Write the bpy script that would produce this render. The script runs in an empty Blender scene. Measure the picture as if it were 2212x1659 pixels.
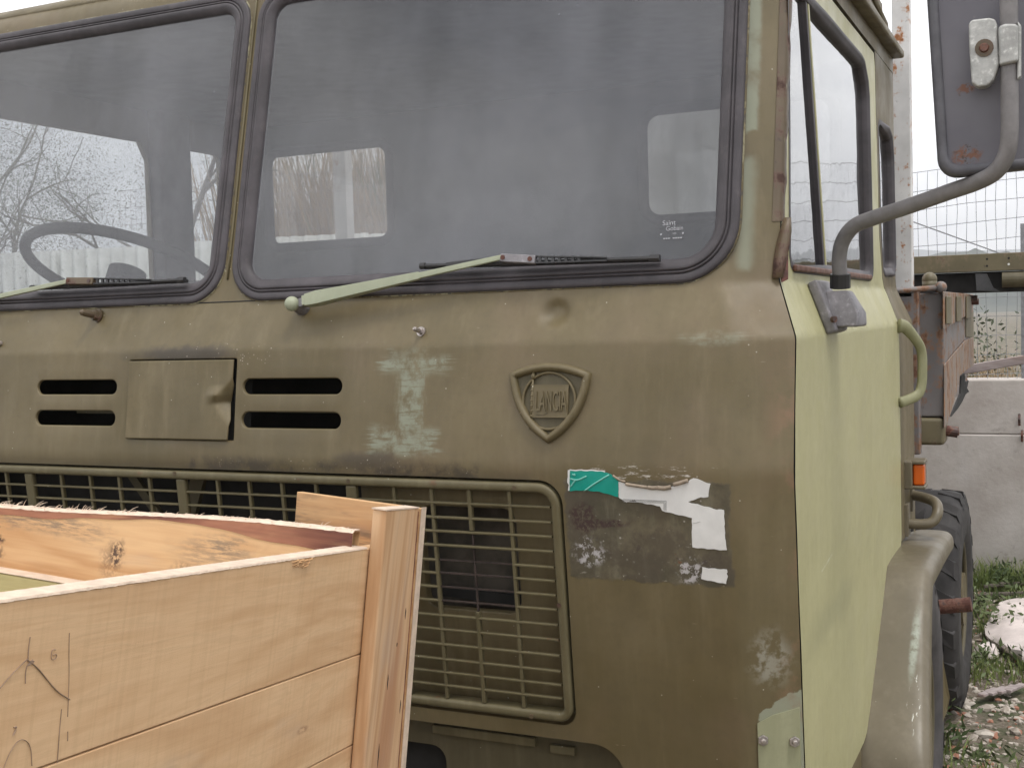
import bpy, bmesh, math, random
import numpy as np
from mathutils import Matrix, Vector
from mathutils.geometry import delaunay_2d_cdt

random.seed(7); rng = np.random.default_rng(7)
SC = bpy.context.scene
COL = SC.collection
R = math.radians

# ------------------------------------------------------------------ camera
CAM = np.array([0.416, -2.014, 1.749])
_f = 2582.0
_d1 = np.array([-5524, 25, _f]); _d2 = np.array([1206, -175, _f])
_X = -_d1 / np.linalg.norm(_d1)
_Y = _d2 - (_d2 @ _X) * _X; _Y /= np.linalg.norm(_Y)
_Z = -np.cross(_X, _Y)
if _Z[1] > 0: _Z = -_Z
ROT = np.stack([_X, _Y, _Z])               # camera axes -> world axes (X along the truck front, Y towards its rear, Z up)
cd = bpy.data.cameras.new('camera'); cam = bpy.data.objects.new('camera', cd); COL.objects.link(cam)
cd.sensor_width = 36; cd.lens = 36 * _f / 2212; cd.clip_start = 0.02; cd.clip_end = 6000
_r, _u, _b = ROT @ [1, 0, 0], ROT @ [0, -1, 0], ROT @ [0, 0, -1]
cam.matrix_world = Matrix([[_r[i], _u[i], _b[i], CAM[i]] for i in range(3)] + [[0, 0, 0, 1]])
SC.camera = cam

# ------------------------------------------------------------------ world, sun, exposure
SUN_EL, SUN_AZ = R(69), R(124)             # azimuth clockwise from +Y
w = bpy.data.worlds.new('World'); SC.world = w; w.use_nodes = True
nt = w.node_tree; nt.nodes.clear()
wo = nt.nodes.new('ShaderNodeOutputWorld'); bg = nt.nodes.new('ShaderNodeBackground')
sky = nt.nodes.new('ShaderNodeTexSky'); sky.sky_type = 'NISHITA'; sky.sun_disc = False
sky.sun_elevation = SUN_EL; sky.sun_rotation = SUN_AZ; sky.dust_density = 3; sky.air_density = 1.5
tc = nt.nodes.new('ShaderNodeTexCoord'); mp = nt.nodes.new('ShaderNodeMapping'); mp.inputs['Scale'].default_value = (1, 1, 2.2)
nz = nt.nodes.new('ShaderNodeTexNoise'); nz.inputs['Scale'].default_value = 2.4; nz.inputs['Detail'].default_value = 7; nz.inputs['Roughness'].default_value = .58
rp = nt.nodes.new('ShaderNodeValToRGB'); rp.color_ramp.elements[0].position = .34; rp.color_ramp.elements[1].position = .66
rp.color_ramp.elements[0].color = (12.0, 12.3, 13.2, 1); rp.color_ramp.elements[1].color = (25.5, 25.2, 24.8, 1)
mx = nt.nodes.new('ShaderNodeMix'); mx.data_type = 'RGBA'; mx.inputs[0].default_value = .90
L = nt.links.new
L(tc.outputs['Generated'], mp.inputs['Vector']); L(mp.outputs[0], nz.inputs['Vector']); L(nz.outputs['Fac'], rp.inputs[0])
L(sky.outputs[0], mx.inputs[6]); L(rp.outputs[0], mx.inputs[7]); L(mx.outputs[2], bg.inputs[0]); L(bg.outputs[0], wo.inputs[0])
bg.inputs[1].default_value = 0.085
sd = bpy.data.lights.new('sun', 'SUN'); sun = bpy.data.objects.new('sun', sd); COL.objects.link(sun)
sd.energy = 1.7; sd.angle = R(15); sd.color = (1, .96, .9)
_sdir = Vector((math.sin(SUN_AZ) * math.cos(SUN_EL), math.cos(SUN_AZ) * math.cos(SUN_EL), math.sin(SUN_EL)))
sun.rotation_euler = _sdir.to_track_quat('Z', 'Y').to_euler(); sun.location = (0, -6, 12)
SC.view_settings.view_transform = 'Standard'; SC.view_settings.look = 'None'
SC.view_settings.exposure = 0.14; SC.view_settings.gamma = 1; SC.view_settings.use_curve_mapping = False
SC.render.engine = 'CYCLES'
SC.cycles.use_denoising = True
SC.cycles.max_bounces = 8; SC.cycles.transparent_max_bounces = 16; SC.cycles.volume_bounces = 0

# ------------------------------------------------------------------ picture-independent measuring helpers
def _ray(p): return ROT @ np.array([(p[0] - 1106) / _f, (p[1] - 829.5) / _f, 1.0])
def onX(p, x): r = _ray(p); return CAM + (x - CAM[0]) / r[0] * r
def onY(p, y): r = _ray(p); return CAM + (y - CAM[1]) / r[1] * r
def onZ(p, z): r = _ray(p); return CAM + (z - CAM[2]) / r[2] * r

# ------------------------------------------------------------------ object helpers
def tag(o, label=None, cat=None, group=None, kind=None):
    if label: o['label'] = label
    if cat: o['category'] = cat
    if group: o['group'] = group
    if kind: o['kind'] = kind
    return o

def empty(name, loc, label, cat, group=None):
    o = bpy.data.objects.new(name, None); o.empty_display_size = .1; COL.objects.link(o)
    o.location = loc; return tag(o, label, cat, group)

def parent(o, p, keep=True):
    o.parent = p
    if keep and p.type == 'EMPTY': o.matrix_parent_inverse = Matrix.Translation(-Vector(p.location))

def add(name, V, F, mat, par=None, smooth=False, bevel=0, keep=True, seg=2):
    me = bpy.data.meshes.new(name)
    me.from_pydata([tuple(map(float, v)) for v in V], [], [tuple(map(int, q)) for q in F]); me.update()
    bm = bmesh.new(); bm.from_mesh(me); bmesh.ops.recalc_face_normals(bm, faces=bm.faces); bm.to_mesh(me); bm.free()
    if smooth:
        me.polygons.foreach_set('use_smooth', [True] * len(me.polygons))
    for m in (mat if isinstance(mat, (list, tuple)) else [mat]): me.materials.append(m)
    o = bpy.data.objects.new(name, me); COL.objects.link(o)
    if bevel:
        b = o.modifiers.new('bevel', 'BEVEL'); b.width = bevel; b.segments = seg; b.limit_method = 'ANGLE'; b.angle_limit = R(35)
        me.polygons.foreach_set('use_smooth', [True] * len(me.polygons))
        wn = o.modifiers.new('wn', 'WEIGHTED_NORMAL'); wn.keep_sharp = True
    if par is not None: parent(o, par, keep)
    return o

class MB:
    """collects shapes into one mesh"""
    def __init__(s): s.V = []; s.F = []
    def put(s, V, F):
        n = len(s.V); s.V += [tuple(v) for v in V]; s.F += [tuple(i + n for i in q) for q in F]; return s
    def build(s, name, mat, par=None, **k): return add(name, s.V, s.F, mat, par, **k)

BOXF = [(0, 1, 3, 2), (4, 6, 7, 5), (0, 4, 5, 1), (2, 3, 7, 6), (0, 2, 6, 4), (1, 5, 7, 3)]
def boxv(x0, x1, y0, y1, z0, z1): return [(x, y, z) for x in (x0, x1) for y in (y0, y1) for z in (z0, z1)], BOXF
def obox(c, ax, ay, az, sx, sy, sz):
    c, ax, ay, az = (np.array(v, float) for v in (c, ax, ay, az))
    return [c + i * sx / 2 * ax + j * sy / 2 * ay + k * sz / 2 * az for i in (-1, 1) for j in (-1, 1) for k in (-1, 1)], BOXF
def bar(p, q, wdt, hgt, up=(0, 0, 1)):
    p, q = np.array(p, float), np.array(q, float); d = q - p; l = np.linalg.norm(d); d /= l
    s = np.cross(up, d); s /= np.linalg.norm(s); t = np.cross(d, s)
    return obox((p + q) / 2, d, s, t, l, wdt, hgt)
def spline(pts, n=8):
    P = [np.array(p, float) for p in pts]; P = [2 * P[0] - P[1]] + P + [2 * P[-1] - P[-2]]; out = []
    for i in range(1, len(P) - 2):
        a, b, c, d = P[i - 1:i + 3]
        for k in range(n):
            t = k / n
            out.append(.5 * (2 * b + (c - a) * t + (2 * a - 5 * b + 4 * c - d) * t * t + (3 * b - a - 3 * c + d) * t ** 3))
    out.append(P[-2]); return out
def tube(path, r, n=12, closed=False, caps=True, flat=1.0, up=None):
    P = [np.array(p, float) for p in path]; m = len(P); V = []; F = []
    rr = r if hasattr(r, '__len__') else [r] * m
    prev = None
    for i in range(m):
        a = P[(i - 1) % m] if (closed or i > 0) else P[i]; b = P[(i + 1) % m] if (closed or i < m - 1) else P[i]
        d = b - a; d /= (np.linalg.norm(d) + 1e-12)
        if prev is None:
            h = np.array(up if up is not None else ((0, 0, 1) if abs(d[2]) < .9 else (0, 1, 0)), float)
        else: h = prev
        s = h - (h @ d) * d; s /= np.linalg.norm(s); prev = s; t = np.cross(d, s)
        for k in range(n):
            g = 2 * math.pi * k / n; V.append(P[i] + rr[i] * (flat * math.cos(g) * s + math.sin(g) * t))
    for i in range(m if closed else m - 1):
        j = (i + 1) % m
        for k in range(n):
            F.append((i * n + k, i * n + (k + 1) % n, j * n + (k + 1) % n, j * n + k))
    if caps and not closed: F += [tuple(range(n))[::-1], tuple(range((m - 1) * n, m * n))]
    return V, F
def cyl(p, q, r, n=16, r2=None): return tube([p, q], [r, r if r2 is None else r2], n)
def ball(c, r, n=14, m=9, sc=(1, 1, 1)):
    V = []; F = []
    for i in range(m + 1):
        th = math.pi * i / m
        for k in range(n):
            g = 2 * math.pi * k / n
            V.append((c[0] + sc[0] * r * math.sin(th) * math.cos(g), c[1] + sc[1] * r * math.sin(th) * math.sin(g), c[2] + sc[2] * r * math.cos(th)))
    for i in range(m):
        for k in range(n): F.append((i * n + k, i * n + (k + 1) % n, (i + 1) * n + (k + 1) % n, (i + 1) * n + k))
    return V, F
def rr(x0, x1, z0, z1, r, n=8):
    """rounded rectangle, counter clockwise; r one radius or (bl, br, tr, tl)"""
    q = r if hasattr(r, '__len__') else (r,) * 4; out = []
    for (cx, cz, a0, rad) in ((x0 + q[0], z0 + q[0], 180, q[0]), (x1 - q[1], z0 + q[1], 270, q[1]), (x1 - q[2], z1 - q[2], 0, q[2]), (x0 + q[3], z1 - q[3], 90, q[3])):
        for k in range(n + 1):
            g = R(a0 + 90 * k / n); out.append((cx + rad * math.cos(g), cz + rad * math.sin(g)))
    return out
def resample(loop, step, closed=True):
    P = np.array(loop, float); out = []
    m = len(P)
    for i in range(m if closed else m - 1):
        a, b = P[i], P[(i + 1) % m]; k = max(1, int(np.ceil(np.linalg.norm(b - a) / step)))
        for j in range(k): out.append(a + (b - a) * j / k)
    if not closed: out.append(P[-1])
    return out
def inset(loop, d):
    """move a closed 2-D loop inwards by d (positive shrinks a counter clockwise loop)"""
    P = np.array(loop, float); m = len(P); out = []
    ar = sum(P[i][0] * P[(i + 1) % m][1] - P[(i + 1) % m][0] * P[i][1] for i in range(m)); sg = 1 if ar > 0 else -1
    for i in range(m):
        t = P[(i + 1) % m] - P[i - 1]; t /= (np.linalg.norm(t) + 1e-12); out.append(P[i] + sg * d * np.array([-t[1], t[0]]))
    return out
def pip(P, loop):
    P = np.asarray(P, float); Lp = np.asarray(loop, float); ins = np.zeros(len(P), bool)
    x, y = P[:, 0], P[:, 1]; m = len(Lp)
    for i in range(m):
        x1, y1 = Lp[i]; x2, y2 = Lp[(i + 1) % m]
        if y1 == y2: continue
        c = ((y1 > y) != (y2 > y)) & (x < (x2 - x1) * (y - y1) / (y2 - y1) + x1); ins ^= c
    return ins
def dist_loop(P, loop):
    P = np.asarray(P, float); Lp = np.asarray(loop, float); best = np.full(len(P), 1e9)
    for i in range(len(Lp)):
        a, b = Lp[i], Lp[(i + 1) % len(Lp)]; d = b - a; l2 = d @ d + 1e-12
        t = np.clip(((P - a) @ d) / l2, 0, 1); q = P - (a + t[:, None] * d); best = np.minimum(best, np.sqrt((q * q).sum(1)))
    return best
def skin(name, outline, holes, pts, mapf, mat, par, lip=(0, .02, 0), lipr=.0025, step=.02):
    """sheet over a 2-D outline with holes, mapped into space, its edges rolled over along lip"""
    loops = [resample(outline, step)] + [resample(h, step * .6) for h in holes]
    P = np.array(pts, float); ok = pip(P, loops[0])
    for h in loops[1:]: ok &= ~pip(P, h)
    P = P[ok]
    for h in loops: P = P[dist_loop(P, h) > .0035]
    V = []; E = []
    for lp in loops:
        n = len(V); V += [tuple(q) for q in lp]; E += [(n + i, n + (i + 1) % len(lp)) for i in range(len(lp))]
    V += [tuple(q) for q in P]
    res = delaunay_2d_cdt([Vector(v) for v in V], E, [], 0, 1e-6)
    V2 = np.array([tuple(v) for v in res[0]]); T = np.array([t for t in res[2] if len(t) == 3])
    c = V2[T].mean(1); keep = pip(c, loops[0])
    for h in loops[1:]: keep &= ~pip(c, h)
    T = T[keep]
    W = mapf(V2[:, 0], V2[:, 1])
    verts = [tuple(v) for v in W]; faces = [tuple(t) for t in T]
    lut = {}
    for i, v in enumerate(V2): lut[(round(v[0], 5), round(v[1], 5))] = i
    lipv = np.array(lip, float); depth = np.linalg.norm(lipv); ld = lipv / depth
    for li, lp in enumerate(loops):
        ids = [lut.get((round(q[0], 5), round(q[1], 5))) for q in lp]
        if any(i is None for i in ids): continue
        rings = [ids]
        for (o_, d_) in ((lipr * .3, lipr * .06), (lipr * .7, lipr * .35), (lipr, lipr), (lipr, depth)):
            q = np.array(inset(lp, -o_ if li == 0 else o_)); base = mapf(np.array(lp)[:, 0], np.array(lp)[:, 1])
            q3 = mapf(q[:, 0], q[:, 1])
            if li == 0: q3 = base
            n = len(verts); verts += [tuple(v + ld * d_) for v in q3]; rings.append(list(range(n, n + len(lp))))
        for a, b in zip(rings, rings[1:]):
            m = len(a)
            for i in range(m): faces.append((a[i], a[(i + 1) % m], b[(i + 1) % m], b[i]))
    o = add(name, verts, faces, mat, par, smooth=True)
    o.data.set_sharp_from_angle(angle=R(50))
    return o
def ribbon(loop3, prof, inward, out, closed=True):
    """sweep a profile [(inward distance, outward height)] round a loop of 3-D points; inward: per point directions, out: one direction"""
    V = []; F = []; m = len(loop3); n = len(prof); out = np.array(out, float)
    for p, iw in zip(loop3, inward):
        for (a, h) in prof: V.append(np.array(p) + a * np.array(iw) + h * out)
    for i in range(m if closed else m - 1):
        j = (i + 1) % m
        for k in range(n - 1): F.append((i * n + k, i * n + k + 1, j * n + k + 1, j * n + k))
    return V, F

# ------------------------------------------------------------------ materials
class G:
    def __init__(s, name):
        s.mat = bpy.data.materials.new(name); s.mat.use_nodes = True; s.nt = s.mat.node_tree; s.nt.nodes.clear()
        s.out = s.nt.nodes.new('ShaderNodeOutputMaterial'); s.tc = s.nt.nodes.new('ShaderNodeTexCoord')
        s.P = s.tc.outputs['Object']
        sp = s.nt.nodes.new('ShaderNodeSeparateXYZ'); s.lk(s.P, sp.inputs[0]); s.x, s.y, s.z = sp.outputs
    def lk(s, a, b): s.nt.links.new(a, b)
    def set(s, sock, v):
        if isinstance(v, bpy.types.NodeSocket): s.lk(v, sock)
        elif hasattr(v, '__len__') and sock.type == 'RGBA': sock.default_value = (*v[:3], 1)
        else: sock.default_value = v
    def m(s, op, a, b=None, c=None, clamp=False):
        n = s.nt.nodes.new('ShaderNodeMath'); n.operation = op; n.use_clamp = clamp
        for i, v in enumerate((a, b, c)):
            if v is not None: s.set(n.inputs[i], v)
        return n.outputs[0]
    def add(s, a, b): return s.m('ADD', a, b)
    def mul(s, a, b): return s.m('MULTIPLY', a, b)
    def mx(s, a, b): return s.m('MAXIMUM', a, b)
    def vec(s, scale, off=(0, 0, 0)):
        n = s.nt.nodes.new('ShaderNodeMapping'); s.lk(s.P, n.inputs[0]); n.inputs['Scale'].default_value = scale; n.inputs['Location'].default_value = off
        return n.outputs[0]
    def noise(s, scale, detail=4, rough=.55, vec=None, dist=0, lac=2.0):
        n = s.nt.nodes.new('ShaderNodeTexNoise'); s.lk(vec or s.P, n.inputs['Vector'])
        n.inputs['Scale'].default_value = scale; n.inputs['Detail'].default_value = detail; n.inputs['Roughness'].default_value = rough; n.inputs['Distortion'].default_value = dist
        return n.outputs['Fac']
    def vor(s, scale, vec=None, feature='F1'):
        n = s.nt.nodes.new('ShaderNodeTexVoronoi'); n.feature = feature; s.lk(vec or s.P, n.inputs['Vector']); n.inputs['Scale'].default_value = scale
        return n.outputs['Distance'], (n.outputs['Color'] if feature == 'F1' else None)
    def mr(s, v, lo, hi, a=0.0, b=1.0):
        n = s.nt.nodes.new('ShaderNodeMapRange'); n.interpolation_type = 'SMOOTHSTEP'
        s.set(n.inputs[0], v); n.inputs[1].default_value = lo; n.inputs[2].default_value = hi; n.inputs[3].default_value = a; n.inputs[4].default_value = b
        return n.outputs[0]
    def mix(s, fac, a, b, mode='MIX'):
        n = s.nt.nodes.new('ShaderNodeMix'); n.data_type = 'RGBA'; n.blend_type = mode
        s.set(n.inputs[0], fac); s.set(n.inputs[6], a); s.set(n.inputs[7], b); return n.outputs[2]
    def warp(s, v, amt, scale=60, vec=None, detail=3): return s.add(v, s.mul(s.add(s.noise(scale, detail, .6, vec), -.5), amt))
    def box(s, x, z, x0, x1, z0, z1, sf=.004):
        a = s.mul(s.mr(x, x0 - sf, x0 + sf), s.mr(x, x1 - sf, x1 + sf, 1, 0)); b = s.mul(s.mr(z, z0 - sf, z0 + sf), s.mr(z, z1 - sf, z1 + sf, 1, 0)); return s.mul(a, b)
    def blob(s, x, z, cx, cz, rx, rz, e=.3):
        a = s.mul(s.add(x, -cx), 1 / rx); b = s.mul(s.add(z, -cz), 1 / rz)
        return s.mr(s.m('SQRT', s.add(s.mul(a, a), s.mul(b, b))), 1 - e, 1 + e, 1, 0)
    def specks(s, scale, size, density, vec=None):
        d, c = s.vor(scale, vec); sp = s.nt.nodes.new('ShaderNodeSeparateColor'); s.lk(c, sp.inputs[0])
        return s.mul(s.mr(d, size * .6, size, 1, 0), s.m('GREATER_THAN', sp.outputs[0], 1 - density))
    def done(s, color, rough=.6, bump=None, bstr=.1, bdist=.002, metal=0, spec=.5, sheen=None, trans=None):
        b = s.nt.nodes.new('ShaderNodeBsdfPrincipled'); s.set(b.inputs['Base Color'], color); s.set(b.inputs['Roughness'], rough); s.set(b.inputs['Metallic'], metal)
        b.inputs['Specular IOR Level'].default_value = spec
        if bump is not None:
            n = s.nt.nodes.new('ShaderNodeBump'); n.inputs['Strength'].default_value = bstr; n.inputs['Distance'].default_value = bdist
            s.lk(bump, n.inputs['Height']); s.lk(n.outputs[0], b.inputs['Normal'])
        s.bsdf = b; s.lk(b.outputs[0], s.out.inputs[0]); return s.mat

OL1, OL2 = (.103, .080, .036), (.145, .114, .058)
GREENISH = (.235, .255, .19)
RUST = (.16, .065, .03)
DIRT = (.045, .036, .026)

def paint(name, c1, c2, rough=.52, chips=(.5, .48, .4), streak=.35, rust=.0, dirt=.25, extra=None):
    g = G(name)
    big = g.noise(3.1, 5, .6); fine = g.noise(60, 3, .6)
    st = g.noise(1.0, 5, .65, g.vec((26, 26, 1.6)))
    c = g.mix(g.mr(g.add(g.mul(big, .6), g.mul(st, .4)), .36, .66), c1, c2)
    c = g.mix(g.mul(g.mr(st, .5, .72), streak), c, tuple(v * 1.25 + .02 for v in c2))
    c = g.mix(g.mul(g.mr(g.noise(7, 6, .7), .55, .75), dirt), c, tuple(v * .55 for v in c1))
    c = g.mix(g.mul(g.mr(fine, .45, .75), .16), c, tuple(v * .6 for v in c1))
    if rust:
        c = g.mix(g.mul(g.mr(g.noise(14, 8, .7), .62, .70), rust), c, RUST)
    c = g.mix(g.mul(g.specks(90, .13, .05), .6), c, chips)
    if extra: c = extra(g, c)
    rg = g.mr(g.noise(9, 5, .6), .3, .75, rough - .08, rough + .14)
    return g.done(c, rg, g.add(g.mul(g.noise(240, 2, .5), .3), g.mul(g.noise(16, 3, .5), 1.0)), .12, .0015)

M = {}
def fender_scrape(g, c):
    q = onY((1966, 1420), .80); q2 = onY((1966, 1560), .68)
    k = g.mul(g.blob(g.warp(g.x, .006, 90), g.z, q[0], q[2] + .01, .0085, .055, .6), g.mr(g.noise(50, 5, .7), .3, .55)); c = g.mix(g.mul(k, .75), c, (.33, .37, .31))
    k = g.mul(g.blob(g.x, g.z, q2[0], q2[2] + .02, .014, .05, .4), g.mr(g.noise(1, 4, .7, g.vec((120, 20, 40))), .60, .64)); return g.mix(k, c, (.5, .5, .45))
def door_marks(g, c):
    q = onX((1790, 1210), 0); a = g.add(g.z, g.mul(g.add(g.y, -q[1]), -.10)); k = g.mul(g.box(g.y, a, q[1] - .07, q[1] + .05, q[2] - .0012, q[2] + .0012, .001), g.mr(g.noise(60, 4, .7), .4, .55)); c = g.mix(k, c, (.62, .62, .52))
    q = onX((1800, 1320), 0); k = g.mul(g.blob(g.warp(g.y, .2, 6), g.warp(g.z, .08, 12), q[1], q[2], .22, .035, .6), .3); c = g.mix(k, c, (.22, .22, .13))
    return g.mix(g.mul(g.mr(g.noise(1, 5, .65, g.vec((18, 18, 1.5))), .55, .75), .18), c, (.25, .235, .12))
M['olive'] = paint('olive_paint', OL1, OL2)
M['olive_dark'] = paint('olive_paint_dark', (.075, .062, .032), (.105, .087, .047), .6)
M['olive_green'] = paint('grille_green_paint', (.094, .078, .037), (.128, .107, .055), .55, rust=.5, dirt=.5)
M['door_green'] = paint('pale_green_paint', (.375, .355, .188), (.405, .385, .212), .42, (.6, .6, .5), .12, 0, .10, door_marks)
M['handle_green'] = paint('handle_green_paint', (.20, .198, .105), (.235, .23, .125), .45, (.5, .5, .4), .1, 0, .2)
M['wiper_green'] = paint('wiper_green_paint', (.26, .28, .195), (.31, .33, .235), .45, (.12, .11, .15), .1, .15, .15)
M['fender'] = paint('fender_paint', (.110, .091, .056), (.142, .118, .078), .42, (.5, .48, .4), .2, 0, .3, fender_scrape)

# the front panel: olive paint with its worn, stained and peeled places
def front_paint():
    g = G('front_panel_paint'); x, z = g.x, g.z
    big = g.noise(2.6, 5, .6); st = g.noise(1.0, 6, .65, g.vec((30, 30, 1.4))); fine = g.noise(70, 3, .6)
    c = g.mix(g.mr(g.add(g.mul(big, .75), g.mul(st, .25)), .36, .66), OL1, OL2)
    c = g.mix(g.mul(g.mr(st, .52, .75), .22), c, (.205, .168, .10))
    c = g.mix(g.mul(g.mr(g.noise(5, 6, .7), .52, .75), .3), c, (.082, .064, .032))
    c = g.mix(g.mul(g.mr(g.noise(4.2, 4, .6, g.vec((1, 1, 1), (3, 7, 1))), .5, .72), .25), c, (.175, .118, .078))
    c = g.mix(g.mul(g.mr(fine, .45, .75), .14), c, (.07, .055, .032))
    sx = g.warp(x, .10, 1, g.vec((5, 5, 210)), 5)            # horizontally brushed edge
    sx2 = g.warp(sx, .04, 22); sz = g.warp(z, .024, 26)
    sz2 = g.warp(z, .05, 1, g.vec((200, 200, 6)), 4)
    wear = g.box(sx2, sz, -.775, -.635, 1.655, 1.684, .012)
    wear = g.mx(wear, g.mul(g.box(sx2, sz, -.76, -.67, 1.684, 1.70, .01), .55))
    wear = g.mx(wear, g.box(g.warp(x, .035, 1, g.vec((170, 170, 8)), 4), g.warp(z, .02, 40), -.735, -.685, 1.545, 1.665, .010))
    wear = g.mx(wear, g.box(sx2, sz, -.80, -.655, 1.503, 1.55, .012))
    wear = g.mx(wear, g.mul(g.blob(sx, sz, -.13, 1.706, .05, .012, .5), .6))
    wear = g.mul(g.mul(wear, g.mr(g.noise(30, 6, .7), .34, .58)), g.mr(g.noise(1, 5, .7, g.vec((14, 14, 120))), .30, .52))
    c = g.mix(g.mul(wear, .85), c, GREENISH)
    pw_ = 0.0
    pw_ = g.mx(pw_, g.mul(g.box(g.warp(g.warp(x, .012, 8), .008, 60), g.warp(z, .05, 20), -.100, -.079, 2.06, 2.6, .005), g.mr(g.noise(9, 4, .6), .3, .5)))
    pw_ = g.mx(pw_, g.mul(g.box(g.warp(x, .022, 12), g.warp(z, .06, 14), -.102, -.080, 1.83, 2.02, .010), .8))
    c = g.mix(g.mul(pw_, .8), c, GREENISH)
    # soot, flaking and rust round the hatch and along the top of the grille
    so = g.mul(g.blob(g.warp(x, .16, 14), g.warp(z, .025, 40), -1.25, 1.696, .125, .017, .5), 1.0)
    so = g.mx(so, g.mul(g.box(g.warp(x, .3, 5), g.warp(z, .02, 30), -1.2, -.55, 1.455, 1.484, .012), g.mr(g.noise(12, 5, .7), .38, .6)))
    so = g.mx(so, g.mul(g.blob(g.warp(x, .08, 14), g.warp(z, .03, 30), -.80, 1.487, .07, .018, .6), .8))
    so = g.mx(so, g.mul(g.box(x, z, -2.4, -.46, 1.44, 1.474, .012), .35))
    c = g.mix(g.mul(so, .85), c, DIRT)
    flakes = g.mul(g.mx(g.blob(x, z, -1.16, 1.69, .13, .028, .5), g.mul(g.blob(x, z, -.9, 1.478, .35, .016, .5), .4)), g.mul(g.specks(210, .36, .25), g.mr(g.noise(25, 4, .7), .42, .6)))
    c = g.mix(g.mul(flakes, .8), c, (.42, .36, .30))
    # what a torn-off poster left behind
    wx, wz = g.warp(g.warp(x, .018, 55), .016, 14), g.warp(g.warp(z, .018, 55), .016, 14)
    res = g.box(wx, wz, -.395, -.098, 1.288, 1.466, .003)
    grey = g.mix(g.mr(g.noise(11, 6, .7), .35, .65), (.062, .056, .036), (.135, .115, .075))
    grey = g.mix(g.mul(g.mr(g.noise(1.0, 5, .6, g.vec((36, 36, 3))), .52, .66), .5), grey, (.19, .175, .12))
    grey = g.mix(g.mr(g.noise(26, 6, .7), .60, .66), grey, (.06, .045, .04))
    grey = g.mix(g.mul(g.mr(g.noise(34, 6, .7, g.vec((1, 1, 1), (9, 2, 4))), .66, .70), .8), grey, (.19, .075, .03))
    grey = g.mix(g.mul(g.specks(95, .24, .22), .75), grey, (.40, .38, .34))
    stk = g.vec((55, 55, 190)); grey = g.mix(g.mul(g.mr(g.noise(1.0, 4, .6, stk), .66, .72), .6), grey, (.42, .40, .35))
    grey = g.mix(g.mul(g.mr(g.noise(5, 6, .75, g.vec((1, 1, .8), (2, 5, 8))), .48, .58), .75), grey, (.07, .058, .042))
    c = g.mix(g.mul(res, .92), c, grey)
    tear = g.mx(g.blob(g.warp(x, .035, 60), g.warp(z, .025, 60), -.365, 1.395, .022, .028, .25), g.mul(g.blob(g.warp(x, .04, 60), g.warp(z, .02, 60), -.335, 1.388, .05, .008, .3), 1))
    c = g.mix(g.mul(tear, g.mr(g.noise(130, 5, .75), .40, .52)), c, (.05, .028, .024))
    sm = g.mul(g.blob(g.warp(x, .03, 50), g.warp(z, .03, 50), -.355, 1.335, .028, .024, .3), g.mr(g.noise(70, 6, .75), .50, .56))
    sm = g.mx(sm, g.mul(g.blob(g.warp(x, .03, 50), g.warp(z, .03, 50), -.175, 1.315, .022, .022, .3), g.mr(g.noise(80, 6, .75), .50, .56)))
    c = g.mix(g.mul(sm, .9), c, (.46, .44, .44))
    pw = g.mul(g.box(g.warp(x, .2, 12), g.warp(z, .02, 60), -.33, -.14, 1.462, 1.492, .004), g.mr(g.noise(1.0, 5, .7, g.vec((45, 45, 260))), .56, .66))
    c = g.mix(pw, c, (.5, .47, .42))
    # peeled place round the bolted plate
    pe = g.box(g.warp(x, .012, 60), g.warp(g.add(z, g.mul(x, -.6)), .03, 45), -.068, .05, .5, 1.108, .0015)
    c = g.mix(pe, c, (.25, .262, .19))
    pa = g.mul(g.blob(g.warp(x, .03, 30), g.warp(z, .03, 30), -.045, 1.165, .03, .045, .5), g.mr(g.noise(60, 4, .6), .4, .6))
    c = g.mix(g.mul(pa, .7), c, (.30, .29, .235))
    rs = g.mul(g.mul(g.mr(x, -.06, -.004), g.mr(g.noise(10, 6, .7), .48, .66)), .55)
    c = g.mix(rs, c, (.23, .13, .08))
    # chips and scratches
    c = g.mix(g.mul(g.specks(85, .13, .06), .7), c, (.45, .42, .35))
    c = g.mix(g.mul(g.mr(g.noise(1.0, 3, .6, g.vec((16, 16, 130), (3, 1, 5))), .735, .76), .5), c, (.34, .30, .22))
    rg = g.mr(g.noise(9, 5, .6), .3, .75, .42, .62)
    return g.done(c, rg, g.add(g.mul(g.noise(260, 2, .5), .25), g.add(g.noise(14, 3, .5), g.mul(res, g.mul(g.noise(50, 5, .7), 2.0)))), .14, .0016)
M['front'] = front_paint()

def flat(name, col, rough=.6, var=.25, scale=20, bump=.1, metal=0, spec=.5):
    g = G(name); c = g.mix(g.mr(g.noise(scale, 5, .65), .3, .7), tuple(v * (1 - var) for v in col), tuple(min(1, v * (1 + var)) for v in col))
    return g.done(c, g.mr(g.noise(scale * .7, 4), .3, .7, rough - .08, min(1, rough + .1)), g.noise(scale * 6, 3), bump, .001, metal, spec)
def rubber(name, col=(.045, .04, .043)):
    g = G(name); c = g.mix(g.mr(g.noise(9, 5, .6), .35, .7), col, tuple(v * 1.7 for v in col))
    c = g.mix(g.mul(g.mr(g.noise(30, 6, .7), .5, .8), .3), c, (.15, .13, .125))
    c = g.mix(g.mul(g.mr(g.noise(1.0, 3, .5, g.vec((400, 400, 400))), .68, .75), .3), c, (.25, .23, .21))
    return g.done(c, .55, g.noise(180, 3), .12, .0008, spec=.4)
M['rubber'] = rubber('window_rubber', (.042, .037, .041))
M['black'] = flat('black_plastic', (.022, .021, .022), .5)
M['dark'] = flat('dark_interior', (.05, .05, .052), .8)
M['soot'] = flat('sooty_black', (.012, .011, .010), .85)
M['dash'] = flat('dusty_grey_dash', (.26, .26, .265), .8)
M['headlining'] = flat('grey_headlining', (.11, .11, .115), .9)
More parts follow.
